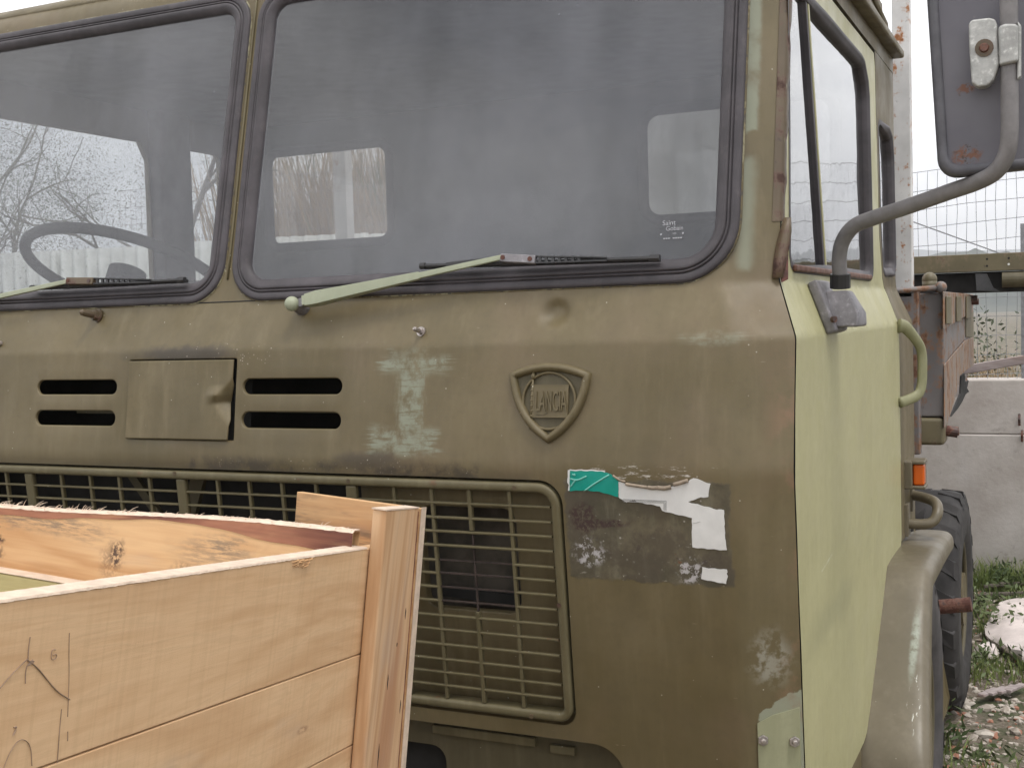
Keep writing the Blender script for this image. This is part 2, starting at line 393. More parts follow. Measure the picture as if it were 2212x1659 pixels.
M['tyre'] = flat('tyre_rubber', (.030, .027, .026), .75, .35, 14, .25)
M['tyre_dusty'] = flat('dusty_tyre_rubber', (.055, .05, .05), .8, .3, 14, .2)
M['chrome'] = flat('worn_steel', (.42, .38, .36), .4, .3, 120, .1, .8)
M['white_paper'] = flat('torn_white_paper', (.66, .655, .635), .7, .05, 30, .05)
M['paper_grey'] = flat('paper_print_grey', (.38, .38, .37), .8, .1, 60, .05)
M['paper_curl'] = flat('rolled_paper_edge', (.27, .215, .16), .75, .25, 60, .1)
def teal():
    g = G('teal_vinyl'); c = g.mix(g.mr(g.noise(12, 4), .35, .7), (.0, .245, .19), (.02, .31, .245)); return g.done(c, .3, g.noise(40, 3), .2, .002)
M['teal'] = teal()
M['teal_crease'] = flat('teal_vinyl_crease', (.16, .45, .38), .4, .1)
def lens():
    g = G('amber_lens'); b = g.done((.85, .16, .01), .18, g.noise(1, 1, .5, g.vec((900, 900, 300))), .3, .001); g.bsdf.inputs['Transmission Weight'].default_value = .35; return b
M['amber'] = lens()
def rusty(name, base, amt=.5, rust=(.17, .068, .032), scale=9, drip=True):
    g = G(name); c = g.mix(g.mr(g.noise(6, 5), .3, .7), tuple(v * .8 for v in base), tuple(v * 1.15 for v in base))
    n = g.mul(g.add(g.noise(scale, 7, .7), g.mul(g.noise(1.0, 5, .6, g.vec((40, 40, 2.5))), .45 if drip else .0)), 1 / 1.45 if drip else 1.0)
    lo = .60 - amt * .20
    c = g.mix(g.mr(n, lo - .03, lo + .05), c, (rust[0] * 1.9, rust[1] * 2.2, rust[2] * 2))
    c = g.mix(g.mr(n, lo + .02, lo + .10), c, rust)
    c = g.mix(g.mul(g.mr(g.noise(30, 5, .7), .62, .7), .6), c, (.05, .03, .025))
    return g.done(c, g.mr(n, lo, lo + .1, .5, .85), g.add(n, g.mul(g.noise(90, 4), .3)), .25, .002)
M['bed_grey'] = rusty('grey_bed_paint', (.175, .16, .158), .40, (.12, .055, .033), 17)
M['bed_rust'] = rusty('rusty_bed_panel', (.21, .165, .135), .50, (.15, .072, .042), 13)
M['post_white'] = rusty('rusty_white_post_paint', (.62, .61, .60), .12, (.20, .075, .03), 26)
M['rust'] = rusty('rusty_iron', (.07, .038, .032), .7, (.085, .032, .022), 20, False)
M['trim_rust'] = rusty('rusty_pillar_trim', (.105, .076, .044), .40, (.055, .027, .02), 20)
M['dark_rust'] = flat('dark_rust', (.04, .027, .022), .8, .4, 60)
M['pillar_red'] = flat('red_brown_primer', (.085, .03, .022), .7, .5, 60)
M['sill_red'] = flat('rust_red_sill_rubber', (.125, .058, .038), .6, .25, 40)
M['beam'] = rusty('olive_channel_paint', (.135, .113, .063), .18, (.10, .065, .045), 18)
M['fence_wire'] = flat('galvanised_wire', (.22, .22, .23), .5, .2, 30, .05, .3)
def mirror_back():
    g = G('mirror_back_paint'); c = g.mix(g.mr(g.noise(8, 5), .3, .7), (.105, .10, .118), (.13, .125, .142)); x, z = g.x, g.z
    for (p, rx, rz) in (((2088, 335), .021, .017), ((2085, 192), .014, .008)):
        q = onY(p, .17); k = g.mul(g.blob(g.warp(x, .02, 70), g.warp(z, .02, 70), q[0], q[2], rx, rz, .35), 1.0)
        c = g.mix(g.mul(k, g.mr(g.noise(75, 5, .7), .44, .56)), c, (.16, .068, .038)); c = g.mix(g.mul(k, g.mr(g.noise(120, 5, .7), .55, .62)), c, (.05, .03, .02))
    c = g.mix(g.mul(g.mr(g.noise(30, 6, .7), .62, .75), .4), c, (.2, .19, .19))
    return g.done(c, .5, g.noise(60, 4), .12, .001)
M['mirror'] = mirror_back()
M['mirror_rim'] = flat('mirror_rim_plastic', (.09, .088, .10), .5, .2, 20)
def alu(name, col, b=.25):
    g = G(name); c = g.mix(g.mr(g.noise(30, 6, .7), .3, .7), tuple(v * .75 for v in col), tuple(v * 1.2 for v in col)); c = g.mix(g.mr(g.noise(120, 4), .55, .75), c, tuple(v * 1.5 for v in col))
    return g.done(c, .55, g.add(g.noise(90, 4), g.noise(300, 3)), b, .0015, .25)
M['alu'] = alu('cast_aluminium', (.40, .40, .385)); M['alu_dark'] = alu('dull_cast_metal', (.20, .19, .20), .2)
M['arm'] = flat('grey_mirror_arm_paint', (.175, .165, .165), .5, .14, 40, .1)

def glass(name, tint, dust, dustcol, gl=1.0, streak=0, rough=.03, refl=1.0):
    g = G(name); N = g.nt.nodes.new
    tr = N('ShaderNodeBsdfTransparent'); tr.inputs[0].default_value = (*tint, 1)
    di = N('ShaderNodeBsdfDiffuse'); di.inputs[0].default_value = (*dustcol, 1)
    dt = N('ShaderNodeBsdfTranslucent'); dt.inputs[0].default_value = (*dustcol, 1)
    ds = N('ShaderNodeMixShader'); ds.inputs[0].default_value = .35; g.lk(di.outputs[0], ds.inputs[1]); g.lk(dt.outputs[0], ds.inputs[2])
    f = g.mul(g.mr(g.add(g.mul(g.noise(2.2, 5, .6), .7), g.mul(g.noise(1, 5, .6, g.vec((14, 14, 1.2))), .3)), .28, .72, .45, 1.6), dust)
    if streak:
        f = g.add(f, g.mul(g.specks(26, .06, .16), .25))
        pass
    m1 = N('ShaderNodeMixShader'); g.set(m1.inputs[0], f); g.lk(tr.outputs[0], m1.inputs[1]); g.lk(ds.outputs[0], m1.inputs[2])
    gs = N('ShaderNodeBsdfGlossy'); gs.inputs['Roughness'].default_value = rough
    if gl < 1: gs.inputs[0].default_value = (gl, gl, gl, 1)
    bp = N('ShaderNodeBump'); bp.inputs['Strength'].default_value = .05; bp.inputs['Distance'].default_value = .02; g.lk(g.noise(6, 2), bp.inputs['Height']); g.lk(bp.outputs[0], gs.inputs['Normal'])
    ge = N('ShaderNodeNewGeometry'); dp = N('ShaderNodeVectorMath'); dp.operation = 'DOT_PRODUCT'; g.lk(ge.outputs['Incoming'], dp.inputs[0]); g.lk(ge.outputs['Normal'], dp.inputs[1])
    rf_ = g.add(.04, g.mul(g.m('POWER', g.m('SUBTRACT', 1.0, g.m('ABSOLUTE', dp.outputs['Value'])), 5.0), .96)); rf_ = g.m('DIVIDE', g.mul(rf_, 2.0), g.add(rf_, 1.0)); rf_ = g.m('MULTIPLY', rf_, refl, clamp=True)
    m2 = N('ShaderNodeMixShader'); g.lk(rf_, m2.inputs[0]); g.lk(m1.outputs[0], m2.inputs[1]); g.lk(gs.outputs[0], m2.inputs[2])
    g.lk(m2.outputs[0], g.out.inputs[0]); return g.mat
M['windscreen'] = glass('dusty_windscreen', (.70, .715, .72), .155, (.50, .51, .575), 1, 1)
M['side_glass'] = glass('side_glass', (.85, .87, .88), .06, (.6, .6, .62), refl=1.3)
M['rear_glass'] = glass('rear_glass', (.86, .86, .84), .30, (.58, .57, .53))
M['caked_glass'] = glass('dust_caked_glass', (.35, .35, .34), .7, (.42, .42, .39))

def wood(name, dark, light, along=0, saw=True, red=0, mould=False):
    g = G(name); N = g.nt.nodes.new
    oi = N('ShaderNodeObjectInfo'); of = N('ShaderNodeCombineXYZ'); 
    for i, k in enumerate((7.0, 13.0, 29.0)): g.lk(g.mul(oi.outputs['Random'], k), of.inputs[i])
    va = N('ShaderNodeVectorMath'); va.operation = 'ADD'; g.lk(g.P, va.inputs[0]); g.lk(of.outputs[0], va.inputs[1])
    def vec(s):
        n = N('ShaderNodeMapping'); g.lk(va.outputs[0], n.inputs[0]); n.inputs['Scale'].default_value = s; return n.outputs[0]
    S = lambda a, b: tuple(a if i == along else b for i in range(3))
    ring = g.noise(1, 4, .55, vec(S(1.6, 11)), .6); wv = g.m('PINGPONG', g.mul(ring, 9), 1.0)
    fine = g.noise(1, 5, .6, vec(S(5, 150)))
    c = g.mix(g.mr(g.add(g.mul(wv, .45), g.mul(fine, .55)), .15, .85), dark, light)
    c = g.mix(g.mul(g.mr(wv, .85, .99), .16), c, tuple(v * .72 for v in dark))
    c = g.mix(g.mul(g.mr(g.noise(1, 5, .6, vec(S(2, 5))), .5, .75), .42), c, (dark[0] * 1.0, dark[1] * .88, dark[2] * .74))
    if saw: c = g.mix(g.mul(g.mr(g.noise(1, 3, .5, vec(S(210, 3))), .42, .7), .17), c, tuple(v * .72 for v in dark))
    d, _ = g.vor(1, vec(S(2.6, 9)))
    kn = g.mul(g.mr(d, .015, .05, 1, 0), g.mr(g.noise(1, 4, .7, vec(S(50, 120))), .38, .5)); c = g.mix(g.mul(kn, .7), c, (.2, .10, .06)); c = g.mix(g.mul(g.mr(d, .03, .3, 1, 0), .22), c, (.42, .23, .12))
    c = g.mix(g.mul(g.mr(g.noise(1, 4, .6, vec(S(3, 12))), .6, .8), .35), c, (.36, .33, .31))
    if mould == 'grey':
        c = g.mix(g.mul(g.mr(g.noise(1, 5, .6, vec(S(1.6, 16))), .55, .72), .55), c, (.34, .275, .225))
        c = g.mix(g.mul(g.mr(g.noise(1, 5, .65, vec(S(1.8, 30))), .58, .74), .5), c, (.22, .115, .065))
    elif mould:
        mo_ = g.mul(g.mr(g.noise(1, 5, .65, vec(S(3.2, 9))), .54, .68), g.mr(g.noise(1, 4, .7, vec(S(14, 160))), .40, .62)); c = g.mix(g.mul(mo_, .85), c, (.15, .115, .085)); c = g.mix(g.mul(g.mr(g.noise(1, 5, .7, vec(S(4, 26))), .5, .7), .5), c, (.38, .22, .11))
        d2, _c = g.vor(1, vec(S(5.2, 13))); c = g.mix(g.mul(g.mr(d2, .03, .17, 1, 0), g.mr(g.noise(1, 4, .7, vec(S(60, 200))), .40, .50)), c, (.07, .04, .035))
    if red: c = g.mix(g.mul(g.mr(g.noise(1, 4, .6, vec(S(1.2, 14))), .46, .56), red), c, (.30, .11, .065))
    return g.done(c, .62, g.add(fine, g.mul(wv, .3)), .22, .0012, spec=.25)
W1, W2 = (.56, .35, .19), (.68, .465, .275)
M['wood_a'] = wood('planed_pine_boards', W1, W2, 0)
M['wood_b'] = wood('orange_pine_board', (.47, .265, .125), (.61, .40, .215), 1, False, 0, True)
def top_board_mat():
    m_ = wood('stained_top_board', (.45, .255, .12), (.60, .39, .21), 1, False); g = G.__new__(G); g.mat = m_; g.nt = m_.node_tree
    g.tc = next(n for n in g.nt.nodes if n.type == 'TEX_COORD'); g.P = g.tc.outputs['Object']; g.out = next(n for n in g.nt.nodes if n.type == 'OUTPUT_MATERIAL'); bs = next(n for n in g.nt.nodes if n.type == 'BSDF_PRINCIPLED')
    sp = g.nt.nodes.new('ShaderNodeSeparateXYZ'); g.lk(g.P, sp.inputs[0]); g.x, g.y, g.z = sp.outputs
    c = bs.inputs['Base Color'].links[0].from_socket; y, z = g.y, g.z
    wy, wz = g.warp(y, .03, 40), g.warp(z, .02, 60)
    for (b, h, rb, rh, st) in ((.355, -.052, .011, .016, .9), (.361, -.066, .018, .020, .4), (.245, -.079, .009, .010, .9), (.248, -.070, .02, .018, .4), (.175, -.052, .004, .004, .9), (.550, -.060, .008, .008, .9), (.548, -.079, .012, .009, .6), (.553, -.042, .005, .003, .9)):
        k = g.mul(g.blob(wy, wz, b, HB + h, rb, rh, .45), g.mr(g.noise(160, 5, .75), .40, .55)); c = g.mix(g.mul(k, st), c, (.055, .033, .03))
    for (b, h, rb, rh, st) in ((.50, -.022, .07, .016, .75), (.42, -.030, .05, .014, .5), (.20, -.035, .06, .022, .5), (.19, -.02, .03, .012, .5)):
        k = g.mul(g.blob(g.warp(y, .05, 22), wz, b, HB + h, rb, rh, .6), g.mr(g.noise(1, 5, .7, g.vec((40, 40, 260))), .38, .60)); c = g.mix(g.mul(k, st), c, (.15, .12, .095))
    g.lk(c, bs.inputs['Base Color']); return m_
HB = 1.40
M['wood_top'] = top_board_mat()
M['wood_u'] = wood('pine_post', (.48, .28, .145), (.64, .43, .26), 2, False, .35, 'grey')
M['wood_end'] = flat('pale_sawn_edge', (.60, .475, .37), .8, .14, 45, .4)
M['wood_red'] = wood('red_bark_edge', (.10, .036, .03), (.36, .16, .095), 1, False, 0, True)
M['wood_mould'] = wood('mouldy_batten', (.27, .235, .105), (.42, .36, .18), 1, False)
M['foam'] = flat('white_foam_sheet', (.74, .74, .71), .8, .06, 10)
M['pencil'] = flat('pencil_line', (.29, .20, .14), .7, .3, 60)
M['grey_wood'] = wood('weathered_plank', (.27, .225, .22), (.42, .36, .35), 0, False)

# ================================================================== SETTING
def vnoise(x, y, s=1.0, o=0):
    """cheap smooth value noise on arrays"""
    x = np.asarray(x) * s + 17.3 * o + 1000; y = np.asarray(y) * s + 9.1 * o + 1000
    xi, yi = np.floor(x).astype(int), np.floor(y).astype(int); fx, fy = x - xi, y - yi
    fx = fx * fx * (3 - 2 * fx); fy = fy * fy * (3 - 2 * fy)
    h = lambda a, b: np.modf(np.abs(np.sin(a * 127.1 + b * 311.7 + o) * 43758.5453))[0]
    return (h(xi, yi) * (1 - fx) + h(xi + 1, yi) * fx) * (1 - fy) + (h(xi, yi + 1) * (1 - fx) + h(xi + 1, yi + 1) * fx) * fy

def grid(name, xs, ys, zf, mat, kind='structure'):
    X, Y = np.meshgrid(xs, ys); Z = zf(X, Y); nx, ny = len(xs), len(ys)
    V = np.stack([X.ravel(), Y.ravel(), Z.ravel()], 1); F = [(j * nx + i, j * nx + i + 1, (j + 1) * nx + i + 1, (j + 1) * nx + i) for j in range(ny - 1) for i in range(nx - 1)]
    return tag(add(name, V, F, mat, smooth=True), kind=kind)

def ground_mat():
    g = G('gravel_earth'); n = g.noise(2.2, 6, .65)
    c = g.mix(g.mr(g.noise(60, 5, .7), .35, .7), (.10, .078, .055), (.25, .205, .16))
    c = g.mix(g.mr(n, .46, .60), c, (.055, .065, .025))
    c = g.mix(g.mul(g.mr(g.noise(9, 5), .5, .7), .5), c, (.12, .09, .06))
    return g.done(c, .9, g.noise(45, 6, .7), .6, .02)
M['ground'] = ground_mat()
gx = np.concatenate([[-1500, -600, -200, -80, -30], np.arange(-14, 14.1, .5), [30, 80, 200, 600, 1500]])
gy = np.concatenate([[-300, -80, -30], np.arange(-12, 14.1, .5), [30, 80, 200, 600, 1650]])
def ground_z(X, Y): return np.where((np.abs(X) < 13) & (np.abs(Y) < 13), (vnoise(X, Y, .8) - .5) * .05, 0) - .01
grid('ground', gx, gy, ground_z, M['ground'])

def hill_mat():
    g = G('hill_woods'); c = g.mix(g.mr(g.noise(.05, 6, .7), .35, .65), (.03, .04, .03), (.07, .075, .055)); return g.done(c, .95)
M['hill'] = hill_mat()
def near_hill(X, Y):
    s = (X + 60) / 300
    ridge = 20.5 + 1.5 * np.exp(-((X / Y + .085) / .02) ** 2) - 2.5 / (1 + np.exp(-(X / Y + .06) / .01)) + 4 * (vnoise(X, 0 * X, .025, 2) - .5) + 3 * (vnoise(X, Y, .07, 12) - .5)
    t = np.clip((Y - 300) / 150, 0, 1); t = t * t * (3 - 2 * t)
    return ridge * t + t * (5 * (vnoise(X, Y, .11, 4) - .5) + 4 * (vnoise(X, Y, .3, 6) - .5)) - 1 * (1 - t)
grid('hill', np.arange(-420, 421, 6.0), np.arange(296, 480, 6.0), near_hill, M['hill'])
def far_hill(X, Y):
    ridge = 66 + 26 * (vnoise(X, 0 * X, .0021, 8) - .5) + 16 * (vnoise(X, 0 * X, .008, 9) - .5)
    t = np.clip((Y - 1250) / 280, 0, 1); t = t * t * (3 - 2 * t); return ridge * t + 5 * t * (vnoise(X, Y, .04, 3) - .5) - (1 - t)
grid('mountain_ridge', np.arange(-1400, 1401, 28.0), np.arange(1240, 1601, 30.0), far_hill, M['hill'])

# concrete wall with its wire fence
def concrete():
    g = G('concrete'); c = g.mix(g.mr(g.noise(2.5, 6, .65), .3, .7), (.36, .32, .29), (.50, .465, .435))
    c = g.mix(g.mul(g.mr(g.noise(1, 5, .6, g.vec((3.5, 3.5, .5))), .5, .7), .5), c, (.47, .45, .44))
    c = g.mix(g.mul(g.mr(g.noise(11, 6, .7), .58, .72), .5), c, (.22, .19, .165))
    c = g.mix(g.mul(g.specks(9, .10, .22), .8), c, (.12, .10, .085))
    c = g.mix(g.mul(g.mr(g.z, .05, .3, 1, 0), .35), c, (.19, .165, .13))
    return g.done(c, .85, g.add(g.noise(30, 6, .7), g.noise(4, 3)), .4, .006)
M['concrete'] = concrete()
wall = empty('concrete_wall', (2, 6.4, 0), 'grey cast concrete boundary wall with rough joints below the wire fence', 'wall')
for i in range(5):                                            # cast bays, a thin joint between them
    x0 = -7.6 + i * 4.0
    zt = 1.262 + .008 * math.sin(i * 2.1)
    b = MB().put(*boxv(x0, x0 + 3.992, 6.3, 6.55, -.2, zt - .358)).build('lower_lift', M['concrete'], wall, bevel=.01)
    b = MB().put(*boxv(x0, x0 + 3.992, 6.306, 6.55, zt - .3565, zt)).build('top_lift', M['concrete'], wall, bevel=.012)
for q in ((2202, 905), (2208, 940)):
    p = onY(q, 6.29); MB().put(*tube([p + [0, 0, .03], p + [0, -.02, 0], p + [0, 0, -.04]], .009, 6)).build('rebar_stub', M['rust'], wall)

fence = empty('wire_fence', (2, 6.4, 1.26), 'thin welded wire mesh fence with slim posts standing on the concrete wall', 'fence')
mb = MB(); T4 = lambda a, b, r: tube([a, b], r, 4, caps=False)
def ftop(x): return 2.68 + .075 * x if x > -1 else 2.6 + .12 * min(3.5, -1 - x)
xv = np.arange(-7.4, 12.2, .0605)
for i, x in enumerate(xv):
    pts = [(x + .006 * math.sin(z * 9 + i), 6.41 + .02 * math.sin(x * 2.1 + z * 3), z) for z in np.linspace(1.25, ftop(x), 6)]
    mb.put(*tube(pts, .0017, 4, caps=False))
for k in range(12):
    xs_ = np.arange(-7.4, 12.3, .4)
    mb.put(*tube([(x, 6.408 + .02 * math.sin(x * 2.1 + k), 1.30 + (ftop(x) - 1.30) * k / 11 + .006 * math.sin(x * 7 + k)) for x in xs_], .002, 4, caps=False))
mb.build('wire_mesh', M['fence_wire'], fence)['kind'] = 'stuff'
for x in (-6.9, -4.6, -2.3, .137, 2.5, 4.9, 7.3, 9.7): MB().put(*boxv(x - .012, x + .012, 6.424, 6.45, 1.2, 2.27 + .02 * (x > 1))).build('fence_post', M['fence_wire'], fence, bevel=.003)
a_, b_ = onY((1968, 478), 6.2), onY((2200, 562), 6.2)
tag(MB().put(*tube([a_ + 2.2 * (a_ - b_), a_, b_, b_ + .6 * (b_ - a_)], .004, 6)).build('slack_cable', M['fence_wire']), 'single slack grey cable slanting down across the wire fence', 'cable')

# dry reeds and shrubs behind the wall
def reed_mat():
    g = G('dry_reeds'); c = g.mix(g.mr(g.noise(3, 4, .6), .35, .65), (.33, .22, .12), (.40, .30, .19)); c = g.mix(g.mr(g.noise(1.6, 4), .54, .64), c, (.13, .15, .07)); c = g.mix(g.mul(g.mr(g.noise(14, 3), .55, .7), .6), c, (.20, .12, .07))
    return g.done(c, .9)
M['reed'] = reed_mat()
def leaf_mat(name, a, b):
    g = G(name); c = g.mix(g.mr(g.noise(2.5, 4), .35, .65), a, b); m_ = g.done(c, .6, spec=.3); return m_
M['leaf'] = leaf_mat('leaf_green', (.05, .075, .025), (.10, .13, .05)); M['leaf_olive'] = leaf_mat('leaf_olive', (.045, .06, .03), (.085, .10, .055))
M['leaf_hazed'] = leaf_mat('leaf_hazed', (.11, .125, .085), (.17, .18, .13)); M['bark_hazed'] = flat('hazed_bark', (.19, .17, .15), .9, .3, 20, .5)  # tree leaf and bark colours lightened to stand in for haze
M['grass'] = leaf_mat('grass_green', (.09, .125, .03), (.20, .24, .075)); M['bark'] = flat('bark', (.09, .075, .06), .9, .3, 20, .5)

def blades(n, xr, yr, hr, wd, dens=None, zf=None, bend=.5):
    V = np.zeros((n, 5, 3)); x = rng.uniform(*xr, n); y = rng.uniform(*yr, n)
    if dens is not None:
        k = dens(x, y) > rng.random(n); x, y = x[k], y[k]; n = len(x); V = V[:n]
    z = np.zeros(n) if zf is None else zf(x, y); h = rng.uniform(*hr, n); a = rng.uniform(0, 2 * np.pi, n); l = rng.uniform(.1, bend, n) * h
    cx, sx = np.cos(a), np.sin(a); bx = rng.uniform(0, 2 * np.pi, n); w_ = wd * rng.uniform(.6, 1.3, n)
    for i, (t, ww) in enumerate(((0, 1), (0, -1), (.6, .8), (.6, -.8), (1, 0))):
        V[:, i, 0] = x + cx * w_ * ww / 2 + np.cos(bx) * l * t * t; V[:, i, 1] = y + sx * w_ * ww / 2 + np.sin(bx) * l * t * t; V[:, i, 2] = z + h * t * (1 - .25 * t * (l / h))
    F = []
    for i in range(n): o = i * 5; F += [(o, o + 1, o + 3, o + 2), (o + 2, o + 3, o + 4)]
    return V.reshape(-1, 3), F
def raw(name, V, F, mat, **k):
    me = bpy.data.meshes.new(name); me.from_pydata([tuple(v) for v in V], [], F); me.materials.append(mat); o = bpy.data.objects.new(name, me); COL.objects.link(o); return tag(o, **k)
V, F = blades(16000, (-3.5, 5), (6.8, 10), (.7, 1.5), .016, None, None, .35); V2, F2 = blades(5000, (-7.0, -4.3), (7.2, 9.2), (2.4, 4.0), .03, None, None, .25); F = F + [tuple(i + len(V) for i in q) for q in F2]; V = np.concatenate([V, V2])
raw('dry_reeds', V, F, M['reed'], kind='stuff')
V, F = blades(5000, (-2, 4), (6.6, 7.3), (.9, 1.38), .012, None, None, .3)
raw('verge_grass', V, F, M['grass'], kind='stuff')

def leaves(cs, n, size, spread, flatz=1.0):
    V = []; F = []
    for c in cs:
        for _ in range(n):
            p = np.array(c) + rng.normal(0, 1, 3) * spread * np.array([1, 1, flatz]); d = rng.normal(0, 1, 3); d /= np.linalg.norm(d); e = np.cross(d, rng.normal(0, 1, 3)); e /= np.linalg.norm(e)
            s = size * rng.uniform(.6, 1.3); o = len(V); V += [p - d * s, p + e * s * .35, p + d * s, p - e * s * .35]; F.append((o, o + 1, o + 2, o + 3))
    return V, F
def shrub(loc, h, wd, label, mat, n=26, per=45):
    t = empty('shrub', loc, label, 'shrub', None); mb = MB(); cs = []
    for i in range(n):
        a = rng.uniform(0, 2 * np.pi); r = wd * math.sqrt(rng.random()); top = np.array(loc) + [r * math.cos(a), r * math.sin(a), h * rng.uniform(.45, 1)]
        mb.put(*tube([loc, (np.array(loc) + top) / 2 + rng.normal(0, .05, 3), top], [.012, .008, .003], 5)); cs.append(top)
    mb.build('stem', M['bark'], t); V, F = leaves(cs, per * 2, .028, wd * .28); raw_c = raw('foliage', V, F, mat); parent(raw_c, t); return t
shrub((.62, 8.6, 0), 1.75, .5, 'dark green leafy shrub among dry reeds behind the wall', M['leaf'])
shrub((-.75, 9.4, 0), 1.7, .55, 'brownish green twiggy shrub behind the tailing end of the cargo bed', M['leaf_olive'])

def tree(loc, h, label, mat, seed, per=26, leaf=.055, spread=.26, lean=(0, 0)):
    rs = np.random.default_rng(seed); t = empty('tree', loc, label, 'tree', 'trees seen through the dusty windscreen'); mb = MB(); tips = []
    def grow(p, d, l, r, lev):
        pts = [p]; rad = [r]; q = p.copy(); dd = d.copy()
        for k in range(4):
            dd = dd + rs.normal(0, .16, 3) + [0, 0, .04]; dd /= np.linalg.norm(dd); q = q + dd * l / 4; pts.append(q.copy()); rad.append(r * (1 - .14 * (k + 1)))
        mb.put(*tube(pts, rad, 7 if lev < 2 else 5))
        if lev >= 2: tips.extend(pts[2:])
        if lev < 4:
            for k in range(3 if lev < 3 else 2):
                nd = dd + rs.normal(0, .62, 3) + [0, 0, .1]; nd /= np.linalg.norm(nd); s = pts[2 + k % 3]
                grow(s.copy(), nd, l * rs.uniform(.55, .78), r * .55, lev + 1)
    grow(np.array(loc, float), np.array([lean[0], lean[1], 1.0]), h * .42, h * .013, 0)
    mb.build('trunk', M['bark_hazed'], t); k = rs.permutation(len(tips))[:520]
    V, F = leaves([tips[i] for i in k], per * 3, .0115, spread); parent(raw('crown', V, F, mat), t)
tree((-9.2, 6.6, 0), 5.2, 'sparse bare-limbed tree showing behind the steering wheel', M['leaf_hazed'], 3, 26, .05, .22)
tree((-7.2, 7.2, 0), 4.9, 'fuller leafy tree framed by the small rear quarter window', M['leaf_hazed'], 5, 34)
tree((-11.6, 7.8, 0), 5.9, 'pale hazy tree farthest beyond the corrugated fence', M['leaf_hazed'], 11, 26)

# corrugated fence beyond the far side of the truck
M['corr'] = flat('pale_corrugated_steel', (.52, .53, .51), .5, .12, 8, .05)
cf = empty('corrugated_fence', (-7, 4.6, 0), 'pale corrugated sheet fence under the trees beyond the truck', 'fence')
p0, p1 = np.array([-3.6, 6.1]), np.array([-11.5, 4.4]); n_sh = 9
for i in range(n_sh):
    a = p0 + (p1 - p0) * i / n_sh; b = p0 + (p1 - p0) * (i + 1.03) / n_sh; nrm = np.array([-(p1 - p0)[1], (p1 - p0)[0]]); nrm /= np.linalg.norm(nrm); V = []; F = []; m = 72
    top = 2.42 + .03 * rng.random()
    for k in range(m + 1):
        t = k / m; q = a + (b - a) * t + nrm * (.03 * math.sin(t * 2 * math.pi * 8) + .004 * (i % 2)); V += [(q[0], q[1], 0), (q[0], q[1], top)]
    F = [(2 * k, 2 * k + 2, 2 * k + 3, 2 * k + 1) for k in range(m)]
    o = add('corrugated_sheet', V, F, M['corr'], cf, smooth=True); s = o.modifiers.new('s', 'SOLIDIFY'); s.thickness = .002

# gravel, weeds
def patch(x, y): return np.clip((vnoise(x, y, 2.6, 5) - .50) * 3.4, 0, 1) * np.clip(1.2 - .0 * y, 0, 1)
def zg(x, y): return (vnoise(x, y, .8) - .5) * .05 - .012
def in_view(x, y): return (x > -.5 + 0 * y) & (x < .2 + .22 * np.clip(y - 2.2, 0, 9))
n = 9000; x = rng.uniform(-.6, 1.6, n); y = rng.uniform(1.6, 6.25, n); k = rng.random(n) > .55 * patch(x, y); x, y = x[k], y[k]; n = len(x)
ico = np.array([(0, 0, 1), (.89, 0, .45), (.28, .85, .45), (-.72, .53, .45), (-.72, -.53, .45), (.28, -.85, .45), (.72, .53, -.45), (-.28, .85, -.45), (-.89, 0, -.45), (-.28, -.85, -.45), (.72, -.53, -.45), (0, 0, -1)])
icf = np.array([(0, 1, 2), (0, 2, 3), (0, 3, 4), (0, 4, 5), (0, 5, 1), (1, 6, 2), (2, 7, 3), (3, 8, 4), (4, 9, 5), (5, 10, 1), (6, 7, 2), (7, 8, 3), (8, 9, 4), (9, 10, 5), (10, 6, 1), (11, 7, 6), (11, 8, 7), (11, 9, 8), (11, 10, 9), (11, 6, 10)])
s = rng.lognormal(-4.75, .5, n)[:, None]; jit = rng.uniform(.65, 1.3, (n, 12, 1)); ang = rng.uniform(0, 6.28, n); st = np.stack([s[:, 0] * rng.uniform(.8, 1.6, n), s[:, 0], s[:, 0] * rng.uniform(.4, .8, n)], 1)
Vp = ico[None] * jit * st[:, None, :]; ca, sa = np.cos(ang)[:, None], np.sin(ang)[:, None]
Vp = np.stack([Vp[..., 0] * ca - Vp[..., 1] * sa, Vp[..., 0] * sa + Vp[..., 1] * ca, Vp[..., 2]], -1) + np.stack([x, y, zg(x, y) + .25 * s[:, 0]], 1)[:, None, :]
def pebble_mat():
    g = G('pale_pebbles'); d, c_ = g.vor(28); sp = g.nt.nodes.new('ShaderNodeSeparateColor'); g.lk(c_, sp.inputs[0])
    c = g.mix(sp.outputs[0], (.20, .16, .125), (.50, .45, .39)); c = g.mix(g.m('GREATER_THAN', sp.outputs[1], .9), c, (.30, .14, .09)); return g.done(c, .85, g.noise(60, 4), .3, .003)
raw('gravel', Vp.reshape(-1, 3), [tuple(t) for t in (icf[None] + 12 * np.arange(n)[:, None, None]).reshape(-1, 3)], pebble_mat(), kind='stuff')
V, F = blades(26000, (-.7, 1.8), (1.6, 6.3), (.03, .13), .006, patch, zg, .9)
raw('grass', V, F, M['grass'], kind='stuff')
V, F = blades(5000, (-.9, 2.6), (5.8, 6.29), (.05, .20), .007, lambda a, b: .35 + 0 * a + .6 * (vnoise(a, b, 2.5, 3) > .5), zg, .6)
raw('wall_foot_weeds', V, F, M['grass'], kind='stuff')
cs = [(x_, y_, .07 + .05 * rng.random()) for x_, y_ in zip(rng.uniform(-.25, 1.2, 380), rng.uniform(2.2, 6.1, 380)) if patch(np.array([x_]), np.array([y_]))[0] > .35]
V, F = leaves(cs, 14, .022, .05, .6); raw('weeds', V, F, M['leaf'], kind='stuff')

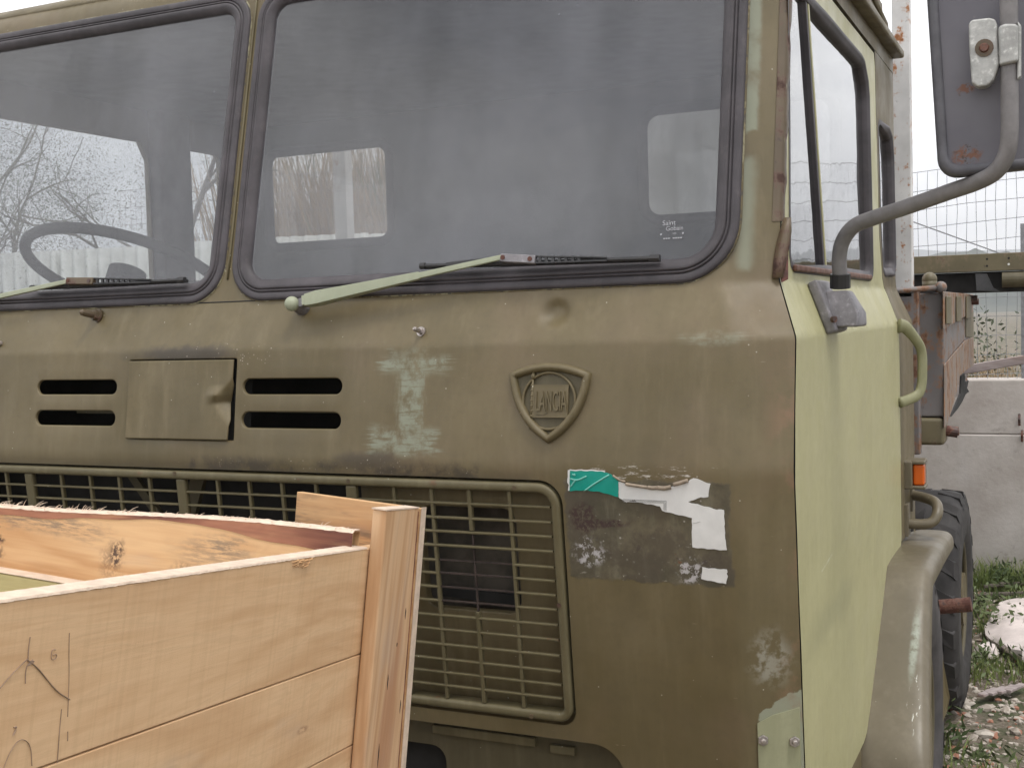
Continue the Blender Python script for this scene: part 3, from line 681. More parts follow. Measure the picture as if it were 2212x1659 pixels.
def lump(name, c, r, mat, label, cat, seed, detail=.25):
    V, F = ball((0, 0, 0), 1, 30, 18); V = np.array(V); rs = np.random.default_rng(seed)
    nn_ = rs.normal(0, 1, (13, 3)); nn_ /= np.linalg.norm(nn_, axis=1)[:, None]; hh_ = rs.uniform(.62, .95, 13)
    nn_[0] = (.05, -.08, 1); hh_[0] = .55
    d = V @ nn_.T; rad = np.where(d > .05, hh_ / np.maximum(d, .05), 9).min(1); rad = np.minimum(rad, 1.25)
    rad = rad + .03 * np.sin(V @ rs.normal(0, 5, 3)) + .015 * np.sin(V @ rs.normal(0, 13, 3))
    o = add(name, V * rad[:, None] * np.array(r) + np.array(c), F, mat, smooth=True); o.data.set_sharp_from_angle(angle=R(28)); return tag(o, label, cat)
M['pale_rock'] = flat('pale_pinkish_stone', (.60, .53, .50), .85, .15, 7, .4)
lump('boulder', (.23, 4.72, .03), (.25, .46, .11), M['pale_rock'], 'large pale pinkish stone slab lying in weeds by the rear tyre', 'stone', 3, .16)
lump('stone', (.03, 4.28, .03), (.055, .10, .05), M['pale_rock'], 'small pale stone at the near edge of the large slab', 'stone', 8)
mb = MB()
t = empty('scrap_board', (.13, 3.66, .02), 'small weathered slatted scrap of wood lying on the gravel', 'scrap wood')
for i in range(4): MB().put(*obox((.08 + .035 * i, 3.6 + .035 * i, .035), (.35, .93, -.05), (-.93, .35, 0), (0, 0, 1), .16, .03, .012)).build('slat', M['grey_wood'], t, bevel=.002)
for (q, l_, lab) in (((2165, 1262), .5, 'brown stick lying in weeds near the wall foot'), ((2140, 1285), .35, 'shorter brown stick on straw in front of the weeds')):
    p = onZ(q, .04); tag(MB().put(*tube([p + [-.1, -.05, -.01], p, p + [l_ * .5, .05, .015]], [.012, .016, .01], 7)).build('stick', M['bark']), lab, 'stick')

# ================================================================== TRUCK
XC = -1.18                                                 # centre line of the cab
truck = empty('military_truck', (XC, 1.6, 0), 'old olive cab-over army truck with pale green door and missing headlights', 'truck')

def sr(t, r): return np.where(t < -r, 0, np.where(t > r, t, (t + r) ** 2 / (4 * r)))
def xs(z): z = np.asarray(z, float); return -.37 * sr(z - 1.705, .006) + .37 * sr(z - 1.803, .006)
def yf(z):
    return -.0778 - .09 * (z - 1.485) + .23 * sr(z - 1.485, .014) + .33 * sr(z - 1.705, .005) - .24 * sr(z - 1.803, .008) + .7 * sr(z - 2.51, .02)
DENT = None
def Gf(x, z):
    x = np.asarray(x, float); z = np.asarray(z, float); x2 = np.where(x < XC, 2 * XC - x, x)
    y = yf(z) + .53 * sr(x2 - (xs(z) - .09), .014)
    y = y + .0011 * (vnoise(x, z, 7, 1) - .5) + .0006 * (vnoise(x, z, 22, 2) - .5)
    if DENT is not None: y = y + .018 * np.exp(-(((x - DENT[0]) / .024) ** 2 + ((z - DENT[1]) / .022) ** 2) ** 1.4)
    return y
def surf(p, off=0):
    """the point of the front skin that the sight line p meets"""
    y = -.05
    for _ in range(12): q = onY(p, y); y = float(Gf(q[0], q[2])) - off
    return q
_q = surf((1199, 676)); DENT = (_q[0], _q[2])
def P3(x, z, off=0): return np.array([x, float(Gf(x, z)) - off, z])

# windscreen outlines (outer edge of the seal)
WR = rr(-1.170, -.097, 1.803, 2.481, (.085, .105, .09, .075), 12)
WL = [(2 * XC - x, z) for (x, z) in WR][::-1]
SLOTS = []
for (x0, x1) in ((-1.668, -1.432), (-1.104, -.862)):
    SLOTS += [rr(x0, x1, 1.611, 1.648, .0184, 8), rr(x0, x1, 1.544, 1.582, .0188, 8)]
HATCH = rr(-1.404, -1.117, 1.518, 1.689, .006, 3)
GRILLE = rr(2 * XC + .401, -.401, 1.006, 1.462, (.03, .03, .045, .045), 8)
zz = lambda a, b, n=14: list(np.linspace(a, b, n))
out = [(-.345, .62), (-.323, .90)] + [(-.345 + .022 * math.cos(R(g)), .93 + .05 * math.sin(R(g))) for g in (20, 50, 75)] + [(-.365, .981)] + [(2 * XC + .365, .981)]
out = []
out += [(float(xs(z)) - .0015, z) for z in zz(.82, 1.69, 12)] + [(float(xs(z)) - .0015, z) for z in zz(1.695, 1.82, 20)] + [(float(xs(z)) - .0015, z) for z in zz(1.86, 2.53, 9)]
out += [(2 * XC - x, z) for (x, z) in out[::-1]]
cut = [(-.312, .82), (-.312, .905)] + [(-.372 + .06 * math.cos(R(g)), .918 + .06 * math.sin(R(g))) for g in range(10, 91, 10)]
out += [(2 * XC - x, z) for (x, z) in cut] + cut[::-1]
pts = []
pts += [(x, z) for x in np.arange(2 * XC, 0.01, .03) for z in np.arange(.83, 2.53, .03)]
for xr_ in (np.arange(-.112, -.066, .0045),):
    pts += [(x + float(xs(z)), z) for x in xr_ for z in np.arange(.83, 2.53, .02)]
    pts += [(2 * XC - (x + float(xs(z))), z) for x in xr_[::2] for z in np.arange(.83, 2.53, .03)]
for (zc, h_) in ((1.485, .017), (1.705, .010), (1.803, .011), (2.51, .02)):
    pts += [(x, zc + d) for d in np.linspace(-h_, h_, 7) for x in np.arange(2 * XC, .01, .02)]
pts += [(DENT[0] + a, DENT[1] + b) for a in np.arange(-.05, .051, .005) for b in np.arange(-.045, .046, .005)]
pts = [(x + 1e-4 * ((i * 37) % 11), z + 1e-4 * ((i * 53) % 13)) for i, (x, z) in enumerate(pts)]
holes = [inset(WR, .014), inset(WL, .014), HATCH, GRILLE] + SLOTS
front = skin('cab_front_panel', out, holes, pts, lambda x, z: np.stack([x, Gf(x, z), z], 1), M['front'], truck, (0, .007, 0), .003, .02)
front['label'] = 'olive front panel with worn grey green patches, dents and poster residue'

# windscreens: seal + glass
def windscreen(loop, lab):
    lp = resample(loop, .02); ins1 = np.array(inset(lp, .01)); base = [P3(x, z) for x, z in lp]
    iw = [(np.array([b[0] - a[0], 0, b[1] - a[1]])) for a, b in zip(lp, ins1)]; iw = [v / np.linalg.norm(v) + np.array([0, .23 * (v / np.linalg.norm(v))[2], 0]) for v in iw]
    base = [np.array([x, float(yf(z)), z]) for x, z in lp]
    gl = inset(lp, .037); V = [(x, float(yf(z)) + .004, z) for x, z in gl]
    glass_o = add('windscreen', V, [tuple(range(len(V)))], M['windscreen'], truck); glass_o['label'] = lab
    prof = [(-.001, -.002), (0, .004), (.002, .0065), (.006, .0075), (.0135, .0075), (.0148, .0066), (.0154, .004), (.0166, .004), (.0172, .0075), (.0188, .0088), (.0205, .0082), (.0211, .0052), (.0222, .0052), (.0228, .009), (.0250, .0102), (.029, .0096), (.035, .0070), (.040, .0030), (.0435, -.002), (.044, -.010)]
    Vs, Fs = ribbon(base, prof, iw, (0, -1, .12)); add('window_seal', Vs, Fs, M['rubber'], glass_o, smooth=True)
    # thin line of the older green paint showing along the outer edge
    prof2 = [(-.0030, -.003), (-.0028, .0012), (-.001, .0016), (.001, .001)]
    Vs, Fs = ribbon(base, prof2, iw, (0, -1, .12)); add('flange_edge', Vs, Fs, M['edge'], glass_o, smooth=True)
    return glass_o
def edge_mat():
    g = G('paint_edge'); k = g.mr(g.noise(7, 6, .75), .50, .60); c = g.mix(g.mul(k, .6), OL1, (.36, .34, .22)); c = g.mix(g.mul(g.mr(g.noise(90, 3), .55, .62), .8), c, (.05, .045, .04)); return g.done(c, .6)
M['edge'] = edge_mat()
wsr = windscreen(WR, 'passenger side windscreen pane'); wsl = windscreen(WL, 'driver side windscreen pane with the steering wheel behind')

def text_mesh(name, body, mat, par, origin, ux, uz, w_, h_, ext=.0006, space=1.0):
    cu = bpy.data.curves.new(name, 'FONT'); cu.body = body; cu.size = 1; cu.extrude = 0; cu.space_character = space
    ob = bpy.data.objects.new(name, cu); me = bpy.data.meshes.new_from_object(ob); bpy.data.objects.remove(ob)
    co = np.array([v.co[:] for v in me.vertices]); lo, hi = co.min(0), co.max(0)
    ux, uz = np.array(ux, float), np.array(uz, float); nn = np.cross(ux, uz)
    W = lambda c, e: np.array(origin) + ux * ((c[0] - lo[0]) / (hi[0] - lo[0]) * w_) + uz * ((c[1] - lo[1]) / (hi[1] - lo[1]) * h_) + nn * e
    V = [W(c, ext) for c in co]; F = [tuple(p.vertices) for p in me.polygons]; nv = len(V)
    if ext > .0004:
        V += [W(c, -.001) for c in co]; from collections import Counter
        cnt = Counter(); dirs = {}
        for q in F:
            for a, b in zip(q, q[1:] + q[:1]): cnt[frozenset((a, b))] += 1; dirs[frozenset((a, b))] = (a, b)
        F = F + [(a, b, b + nv, a + nv) for k_, (a, b) in dirs.items() if cnt[k_] == 1]
    bpy.data.meshes.remove(me)
    return add(name, V, F, mat, par)
M['etch'] = flat('white_glass_print', (.36, .36, .38), .7, .1)
go = lambda x, z: (x, float(yf(z)) + .002, z)
wu = np.array([0, .23, 1]) / math.hypot(.23, 1)
text_mesh('glass_maker_mark', 'Saint', M['etch'], wsr, go(-.236, 1.9065), (1, 0, 0), wu, .024, .009, .0002)
text_mesh('glass_maker_mark', 'Gobain', M['etch'], wsr, go(-.229, 1.8965), (1, 0, 0), wu, .031, .0085, .0002)
text_mesh('glass_maker_mark', 'VIS', M['etch'], wsr, go(-.217, 1.8895), (1, 0, 0), wu, .007, .0035, .0002)
for x_ in (-.238, -.198): MB().put(*obox(go(x_, 1.891), (1, 0, 0), (0, 1, 0), wu, .003, .0006, .003)).build('glass_maker_mark', M['etch'], wsr)
for i in range(7): MB().put(*obox(go(-.232 + .0045 * i + .004 * (i > 2), 1.883), (1, 0, 0), (0, 1, 0), wu, .0032, .0006, .0022)).build('glass_maker_mark', M['etch'], wsr)

# ridge of the centre pillar, seam below the windscreens
MB().put(*tube([P3(XC, z, .002) for z in np.linspace(1.85, 2.47, 12)], .0022, 6)).build('pillar_bead', M['olive_green'], truck, smooth=True)
def strip_line(pts_, r_, name, mat, par, n=6): return MB().put(*tube(pts_, r_, n)).build(name, mat, par, smooth=True)
strip_line([P3(x, 1.803, -.0005) for x in np.linspace(-1.27, -1.09, 12)], .0016, 'panel_seam', M['soot'], truck)

# roof
rf = [(2.528, 0), (2.56, .045), (2.60, .16), (2.62, .4), (2.625, 1.0), (2.60, 1.30), (2.50, 1.38)]
yb = float(yf(np.array(2.528))) - .004; V = []; xsn = [2 * XC + .040, 2 * XC + .075, 2 * XC + .2, XC, -.2, -.075, -.040]; drop = [-.06, -.015, -.004, 0, -.004, -.015, -.06]
for (z, y) in rf:
    for x, d in zip(xsn, drop): V.append((x, yb + y + (.02 if abs(d) > .05 else 0), z + d * (0 if y < .01 else 1)))
nx = len(xsn); F = [(j * nx + i, j * nx + i + 1, (j + 1) * nx + i + 1, (j + 1) * nx + i) for j in range(len(rf) - 1) for i in range(nx - 1)]
o = add('cab_roof', V, F, M['olive'], truck, smooth=True); s_ = o.modifiers.new('s', 'SOLIDIFY'); s_.thickness = .012; s_.offset = -1

# sides (outer skin as a sheet over y, z)
def side_map(sgn, off=0):
    def f(y, z):
        X = xs(z) + .0008 * (vnoise(y, z, 9, 5) - .5) - off
        return np.stack([X if sgn > 0 else 2 * XC - X, y, z], 1)
    return f
def fy(z): return float(Gf(float(xs(z)) - .0015, z)) + .0026
def dense(y0, y1, z0, z1):
    p = [(y, z) for y in np.arange(y0, y1, .04) for z in np.arange(z0, z1, .04)]
    for zc in (1.705, 1.803): p += [(y, zc + d) for d in np.linspace(-.009, .009, 6) for y in np.arange(y0, y1, .03)]
    return [(a + 1e-4 * ((i * 31) % 7), b + 1e-4 * ((i * 17) % 9)) for i, (a, b) in enumerate(p)]
YD = 1.331
def door_window(): 
    return [(.136, 1.85), (.146, 1.834), (.170, 1.826), (1.05, 1.825), (1.075, 1.832), (1.085, 1.85), (1.06, 2.27), (1.045, 2.305), (.99, 2.342), (.95, 2.346), (.19, 2.346), (.172, 2.343), (.162, 2.33)]
def door_outline():
    lo = [(1.305, 1.108), (1.052, 1.108), (1.027, 1.090), (.872, .945), (.69, .805), (.645, .797)]
    z0 = .797
    o_ = lo + [(fy(z0), z0)] + [(fy(z), z) for z in zz(.9, 1.69, 8)] + [(fy(z), z) for z in zz(1.695, 1.82, 20)] + [(fy(z), z) for z in zz(1.9, 2.40, 6)]
    o_ += [(1.19, 2.40), (1.207, 2.37), (1.215, 2.244), (1.246, 1.942), (1.288, 1.83), (YD, 1.79), (YD, 1.13), (1.32, 1.116)]
    return o_
DW = resample(door_window(), .02)
door = skin('door', door_outline(), [DW], dense(-.1, 1.33, .8, 2.4), side_map(1), M['door_green'], truck, (-.02, 0, 0), .0025, .02)
door['label'] = 'pale yellow green door, much lighter than the cab'
QW = rr(1.262, 1.478, 1.835, 2.24, (.05, .02, .03, .05), 6)
def rear_y(z): return 1.555 + .085 * float(np.clip((1.82 - z) / .11, 0, 1))
so = [(1.336, 1.117), (1.336, 1.79), (1.293, 1.832), (1.251, 1.942), (1.220, 2.244), (1.212, 2.37), (1.2, 2.42)] + [(rear_y(2.42), 2.42), (rear_y(1.83), 1.83), (rear_y(1.80), 1.80), (rear_y(1.71), 1.71), (1.645, 1.2), (1.645, .95), (1.60, 1.117)]
so = so[::-1]
QWN = [(1.31, 1.855), (1.345, 1.842), (1.49, 1.845), (1.515, 1.87), (1.50, 2.17), (1.47, 2.225), (1.42, 2.238), (1.275, 2.238), (1.252, 2.225), (1.258, 2.18), (1.275, 2.0)]
sidep = skin('cab_side_panel', so, [QWN], dense(1.2, 1.66, .95, 2.43), side_map(1), M['olive'], truck, (-.02, 0, 0), .0025, .02)
# side windows: frames, seals, panes
def side_seal(loop, name, mat, par, y0, y1, sgn=1, w1=.016, h=.006):
    lp = resample(loop, .02); n1 = inset(lp, .01); mp_ = side_map(sgn)
    base = mp_(np.array(lp)[:, 0], np.array(lp)[:, 1]); V = []; F = []
    for b, q, c in zip(base, lp, n1):
        k = float(np.clip((q[0] - y0) / (y1 - y0), .12, 1)); iw = np.array([0, c[0] - q[0], c[1] - q[1]]) / .01
        for (a_, hh) in [(-.008, .0008), (-.007, h * k), (-.001, (h + .002) * k), (.004, h * k), (.008, .003 * k), (w1 * (.35 + .65 * k), .001 * k), (w1 * (.35 + .65 * k) + .001, -.010)]: V.append(b + a_ * iw + np.array([sgn * hh, 0, 0]))
    m_ = len(lp); F = [(i * 7 + j, i * 7 + j + 1, ((i + 1) % m_) * 7 + j + 1, ((i + 1) % m_) * 7 + j) for i in range(m_) for j in range(6)]
    return add(name, V, F, mat, par, smooth=True)
side_seal(DW, 'window_seal', M['rubber'], door, .22, .5)
side_seal(QWN, 'window_seal', M['rubber'], sidep, 1.3, 1.42)
xg = -.037 - .009
def pane(loop, name, mat, par, x): return add(name, [(x, y, z) for y, z in loop], [tuple(range(len(loop)))], mat, par)
pane(inset(DW, .006), 'door_glass', M['side_glass'], door, xg)
pane(inset(resample(QWN, .02), .006), 'quarter_glass', M['side_glass'], sidep, xg)
d0, d1 = np.array([-.0455, .482, 1.832]), np.array([-.0455, .336, 2.343])
MB().put(*bar(d0 - [0, .009, 0], d1 - [0, .009, 0], .014, .016, (1, 0, 0))).build('vent_divider', M['rubber'], door, bevel=.002)
MB().put(*bar(d0 + [.001, .009, 0], d1 + [.001, .009, 0], .012, .016, (1, 0, 0))).build('vent_divider', M['door_green'], door, bevel=.002)
MB().put(*bar((-.0325, .155, 1.8265), (-.0325, 1.06, 1.8265), .009, .012)).build('window_sill_strip', M['sill_red'], door, bevel=.003)
# rain gutter along the roof edge
MB().put(*bar((-.022, .14, 2.462), (-.022, 1.56, 2.462), .034, .022)).build('rain_gutter', M['olive'], truck, bevel=.006)
MB().put(*boxv(-.06, -.035, .12, 1.55, 2.41, 2.52)).build('roof_rail_panel', M['olive'], truck); MB().put(*boxv(-.075, -.050, .22, 1.46, 2.52, 2.585)).build('roof_rail_panel', M['olive'], truck)
# A pillar trim, rusty, with the bent lower end
def gseam(z, dy): return np.array([float(xs(z)), fy(z) + dy, z])
zr = np.linspace(1.905, 2.46, 24); V = []
for z in zr:                                               # folded drip channel standing over the front edge of the door
    p = gseam(z, 0); e = .0016 * math.sin(z * 61) + .0012 * math.sin(z * 137)
    V += [p + [-.014, -.0035 - .0074, 0], p + [-.005, -.006, 0], p + [.000 + e * .5, -.004, 0], p + [.0022 + e * .5, .006, 0], p + [.0022 + e * .5, .016 + e, 0], p + [-.002, .018, 0]]
F = [(6 * k + i, 6 * k + 6 + i, 6 * k + 7 + i, 6 * k + 1 + i) for k in range(len(zr) - 1) for i in range(5)]
add('pillar_trim', V, F, M['trim_rust'], truck, smooth=True)
pt = [surf(p, .012) for p in ((1700, 470), (1696, 500), (1690, 530), (1684, 565), (1679, 600))]
V = []; wds = [.006, .010, .0115, .011, .009]
for q, wd_ in zip(pt, wds): V += [q + [-wd_, .002, 0], q + [wd_ * .4, -.001, 0], q + [wd_, .006, 0]]
o = add('pillar_trim', V, [(3 * k + i, 3 * k + 3 + i, 3 * k + 4 + i, 3 * k + 1 + i) for k in range(4) for i in (0, 1)], M['trim_rust'], truck, smooth=True); s_ = o.modifiers.new('s', 'SOLIDIFY'); s_.thickness = .003; o['label'] = 'bent lower end of the pillar trim'
V = [surf(p, .004) for p in ((1699, 492), (1703, 500), (1702, 604), (1688, 611), (1686, 600), (1692, 560))]
o = add('pillar_gap_rust', V, [tuple(range(6))], M['pillar_red'], truck); s_ = o.modifiers.new('s', 'SOLIDIFY'); s_.thickness = .002

# far side of the cab
far_win = resample([(.15, 1.84), (.17, 1.825), (1.05, 1.825), (1.055, 1.84), (1.055, 2.30), (1.02, 2.36), (.20, 2.36), (.17, 2.33)], .05)
fo = [(fy(.9), .9), (1.64, .9), (1.64, 1.71), (1.555, 1.82), (1.555, 2.56), (fy(2.50), 2.56), (fy(2.1), 2.1), (fy(1.82), 1.82), (fy(1.71), 1.71)]
QWF = rr(1.225, 1.42, 1.85, 2.36, .03, 4)
fs = skin('far_side_panel', fo, [far_win, QWF], dense(-.05, 1.65, .9, 2.56), side_map(-1), M['olive'], truck, (.02, 0, 0), .003, .05)
pane(far_win, 'far_door_glass', M['side_glass'], fs, 2 * XC + .045); pane(QWF, 'far_quarter_glass', M['side_glass'], fs, 2 * XC + .045)
MB().put(*boxv(2 * XC + .05, 2 * XC + .10, 1.06, 1.215, 1.8, 2.5)).build('door_pillar_trim', M['headlining'], truck, bevel=.01)
# inside of the cab
RW = [rr(-2.19, -1.692, 2.035, 2.362, .04, 5), rr(-.775, -.20, 2.045, 2.372, .05, 5)]
rw = skin('cab_rear_wall', [(2 * XC + .05, 1.0), (-.05, 1.0), (-.05, 2.5), (2 * XC + .05, 2.5)], RW, [(x, z) for x in np.arange(-2.3, -.05, .1) for z in np.arange(1.05, 2.5, .1)], lambda x, z: np.stack([x, 1.545 + 0 * x, z], 1), M['dark'], truck, (0, .02, 0), .003, .05)
for lp, mt in zip(RW, ('rear_glass', 'caked_glass')):
    p_ = add('rear_window_glass', [(x, 1.56, z) for x, z in lp], [tuple(range(len(lp)))], M[mt], rw)
    V, F = ribbon([(x, 1.543, z) for x, z in lp], [(-.02, .002), (-.016, .012), (.004, .012), (.012, .0)], [np.array([b[0] - a[0], 0, b[1] - a[1]]) / .01 for a, b in zip(lp, inset(lp, .01))], (0, -1, 0)); add('rear_window_seal', V, F, M['rubber'], rw, smooth=True)
MB().put(*boxv(2 * XC + .06, -.06, .22, 1.54, 2.46, 2.49)).build('roof_lining', M['headlining'], truck)
MB().put(*boxv(2 * XC + .05, -.05, .1, 1.54, .95, 1.0)).build('cab_floor', M['dark'], truck)
mbx = MB(); prof = [(.02, 1.80), (.04, 1.832), (.10, 1.846), (.30, 1.842), (.36, 1.80), (.36, 1.60), (.30, 1.45)]
V = [(x, y, z) for x in (2 * XC + .15, -.15) for (y, z) in prof]; k = len(prof)
add('dashboard', V, [(i, i + 1, k + i + 1, k + i) for i in range(k - 1)], M['dash'], truck, smooth=True)
for x_ in (-1.95, -.62):
    MB().put(*boxv(x_ - .25, x_ + .25, .80, 1.25, 1.25, 1.42)).put(*boxv(x_ - .24, x_ + .24, 1.22, 1.36, 1.40, 1.90)).build('seat', M['dark'], truck, bevel=.04, seg=4)
MB().put(*boxv(2 * XC + .06, -.06, .20, .22, 1.0, 1.80)).build('firewall', M['soot'], truck)
c_ = np.array([-1.87, .46, 1.90]); nn = np.array([0, .42, .91]); nn /= np.linalg.norm(nn); e1 = np.array([1., 0, 0]); e2 = np.cross(nn, e1)
sw = MB().put(*tube([c_ + .262 * (math.cos(a) * e1 + math.sin(a) * e2) for a in np.linspace(0, 2 * np.pi, 48, endpoint=False)], .0145, 10, True)).build('steering_wheel', M['dark'], truck, smooth=True)
for a in (20, 160):
    MB().put(*bar(c_ - nn * .03, c_ + .258 * (math.cos(R(a)) * e1 + math.sin(R(a)) * e2), .036, .012, nn)).build('spoke', M['dark'], sw, bevel=.004)
MB().put(*cyl(c_ + nn * .01, c_ - nn * .05, .05, 18)).put(*cyl(c_ - nn * .04, c_ - nn * .75, .022, 12)).build('steering_column', M['dark'], sw, smooth=False)

# hatch between the vent slots: bent plate
hx0, hx1, hz0, hz1 = -1.399, -1.128, 1.5225, 1.6845; V = []; F = []; nxh, nzh = 72, 48
for j in range(nzh + 1):
    for i in range(nxh + 1):
        u, v = i / nxh, j / nzh; x = hx0 + (hx1 - hx0) * u; z = hz0 + (hz1 - hz0) * v
        x += .010 * max(0, u - .82) / .18 * (v - .3) * .6
        d = math.hypot((u - 1.02) / .16, (v - .50) / .22); dn = max(0, 1 - d)
        x -= .016 * max(0, 1 - abs(v - .46) / .22) * max(0, (u - .9) / .1)
        ridge = max(0, 1 - abs((u - .80) + 1.4 * abs(v - .52)) / .14)
        y = float(Gf(x, z)) - .004 + .022 * max(0, 1 - (abs(u - 1.0) / .17 + abs(v - .47) / .30)) - .009 * max(0, 1 - abs(u - .86 - .10 * (v - .5)) / .10) * max(0, 1 - abs(v - .56) / .12) + .0012 * math.sin(u * 5 + v * 4)
        V.append((x, y, z))
for j in range(nzh):
    for i in range(nxh): F.append((j * (nxh + 1) + i, j * (nxh + 1) + i + 1, (j + 1) * (nxh + 1) + i + 1, (j + 1) * (nxh + 1) + i))
hat = add('hatch', V, F, M['olive'], truck, smooth=True); hat['label'] = 'square service hatch cover with a bent right edge'
hat.data.set_sharp_from_angle(angle=R(40)); s_ = hat.modifiers.new('s', 'SOLIDIFY'); s_.thickness = .0035; s_.offset = 0; b_ = hat.modifiers.new('b', 'BEVEL'); b_.width = .0012; b_.segments = 2; b_.angle_limit = R(50); b_.limit_method = 'ANGLE'
hx = lambda x, z, o_: (x, float(Gf(x, z)) + o_, z)
add('hatch_recess', [hx(-1.42, 1.50, .03), hx(-1.10, 1.50, .03), hx(-1.10, 1.70, .03), hx(-1.42, 1.70, .03)], [(0, 1, 2, 3)], M['soot'], truck)
# ducts seen through the slots
for d_ in ((-1.64, -1.45, .03, .12, 1.565, 1.59), (-1.5, -1.46, .02, .08, 1.50, 1.56), (-1.1, -.85, .05, .10, 1.568, 1.60)): MB().put(*boxv(*d_)).build('duct', M['olive_dark'], truck)

# badge
bc = P3(-.425, 1.600); bz = np.array([0, .14, 1]) / math.hypot(.14, 1); bn = np.array([0, -1, .14]) / math.hypot(.14, 1)
B = lambda x, z, h: bc + np.array([1, 0, 0]) * x + bz * z + bn * h
def arc(p, q, bul, n=14):
    p, q = np.array(p, float), np.array(q, float); d = q - p; nrm = np.array([d[1], -d[0]]); return [tuple(p + d * t + nrm * bul * 4 * t * (1 - t)) for t in np.linspace(0, 1, n, endpoint=False)]
tl, tr_, bt = (-.0745, .050), (.0745, .049), (.001, -.0695)
sh = arc(bt, tr_, .13) + arc(tr_, tl, .11) + arc(tl, bt, .13)
badge = add('badge', [B(x, z, .0015) for x, z in sh] , [tuple(range(len(sh)))], M['olive_dark'], truck); badge['label'] = 'shield shaped maker badge painted over in olive'
shi = inset(sh, .001); rim = [B(x, z, 0) for x, z in sh]; iw = [(np.array([1, 0, 0]) * (b[0] - a[0]) + bz * (b[1] - a[1])) / .001 for a, b in zip(sh, shi)]
V, F = ribbon(rim, [(-.004, -.001), (-.0038, .006), (-.001, .0105), (.003, .0125), (.007, .0115), (.0105, .007), (.0115, .001)], iw, bn); add('badge_rim', V, F, M['olive'], badge, smooth=True)
MB().put(*tube([B(.0505 * math.cos(a), .0505 * math.sin(a) + .002, .0045) for a in np.linspace(0, 2 * np.pi, 56, endpoint=False)], .0026, 8, True)).build('badge_ring', M['olive'], badge, smooth=True)
fl = obox(B(.0015, .0015, .0035), (1, 0, 0), bn, bz, .072, .006, .056); flag = MB().put(*fl).build('badge_flag', M['olive'], badge, bevel=.0008)
MB().put(*bar(B(-.035, .0297, .006), B(.0385, .0297, .006), .0022, .0016, bn)).put(*bar(B(-.035, -.0267, .006), B(.037, -.0267, .006), .0022, .0016, bn)).put(*bar(B(.0375, .029, .006), B(.0365, -.026, .006), .0016, .0016, bn)).build('flag_border', M['olive'], badge)
mbx = MB(); mbx.put(*tube([B(-.031, .046, .006), B(-.034, -.05, .006)], .0021, 8))
for i, z in enumerate(np.linspace(-.025, .03, 7)): mbx.put(*ball(B(-.0325, z, .006), .0034, 8, 6, (1, .8, .7)))
mbx.put(*tube([B(-.031, .040, .006), B(-.0308, .047, .006), B(-.0306, .055, .006)], [.002, .0048, .0004], 8)); mbx.build('badge_lance', M['olive'], badge, smooth=True)
text_mesh('badge_lettering', 'LANCIA', M['olive'], badge, B(-.0235, -.0165, .0068), (1, 0, 0), bz, .060, .036, .0028, 1.0)
MB().put(*bar(B(-.0235, -.0215, .0072), B(-.006, -.0215, .0072), .0016, .0016, bn)).put(*bar(B(-.006, -.0215, .0072), B(.0, -.0165, .0072), .0016, .0016, bn)).build('badge_lettering', M['olive'], badge)

# washer nozzles, bolts on the panel under the windscreen
for q, ln in (((213, 683), 1.35), ((911, 717), .8)):
    p = surf(q); ax = np.array([-.28, -.93, .22]) if ln > 1 else np.array([-.1, -.95, .25]); ax /= np.linalg.norm(ax)
    wn_ = MB().put(*tube([p, p + ax * .004], .0115 * ln, 14)).put(*tube([p + ax * .004, p + ax * .010 * ln], .0088 * ln, 6)).put(*tube([p + ax * .01 * ln, p + ax * .017 * ln, p + ax * .030 * ln, p + ax * .034 * ln], [.0058 * ln, .0058 * ln, .0052 * ln, .002], 12)).build('washer_nozzle', M['trim_rust'] if ln > 1 else M['chrome'], truck, smooth=False)
p = surf((2, 742)); MB().put(*cyl(p, p + [0, -.008, 0], .006, 10)).build('panel_bolt', M['chrome'], truck)

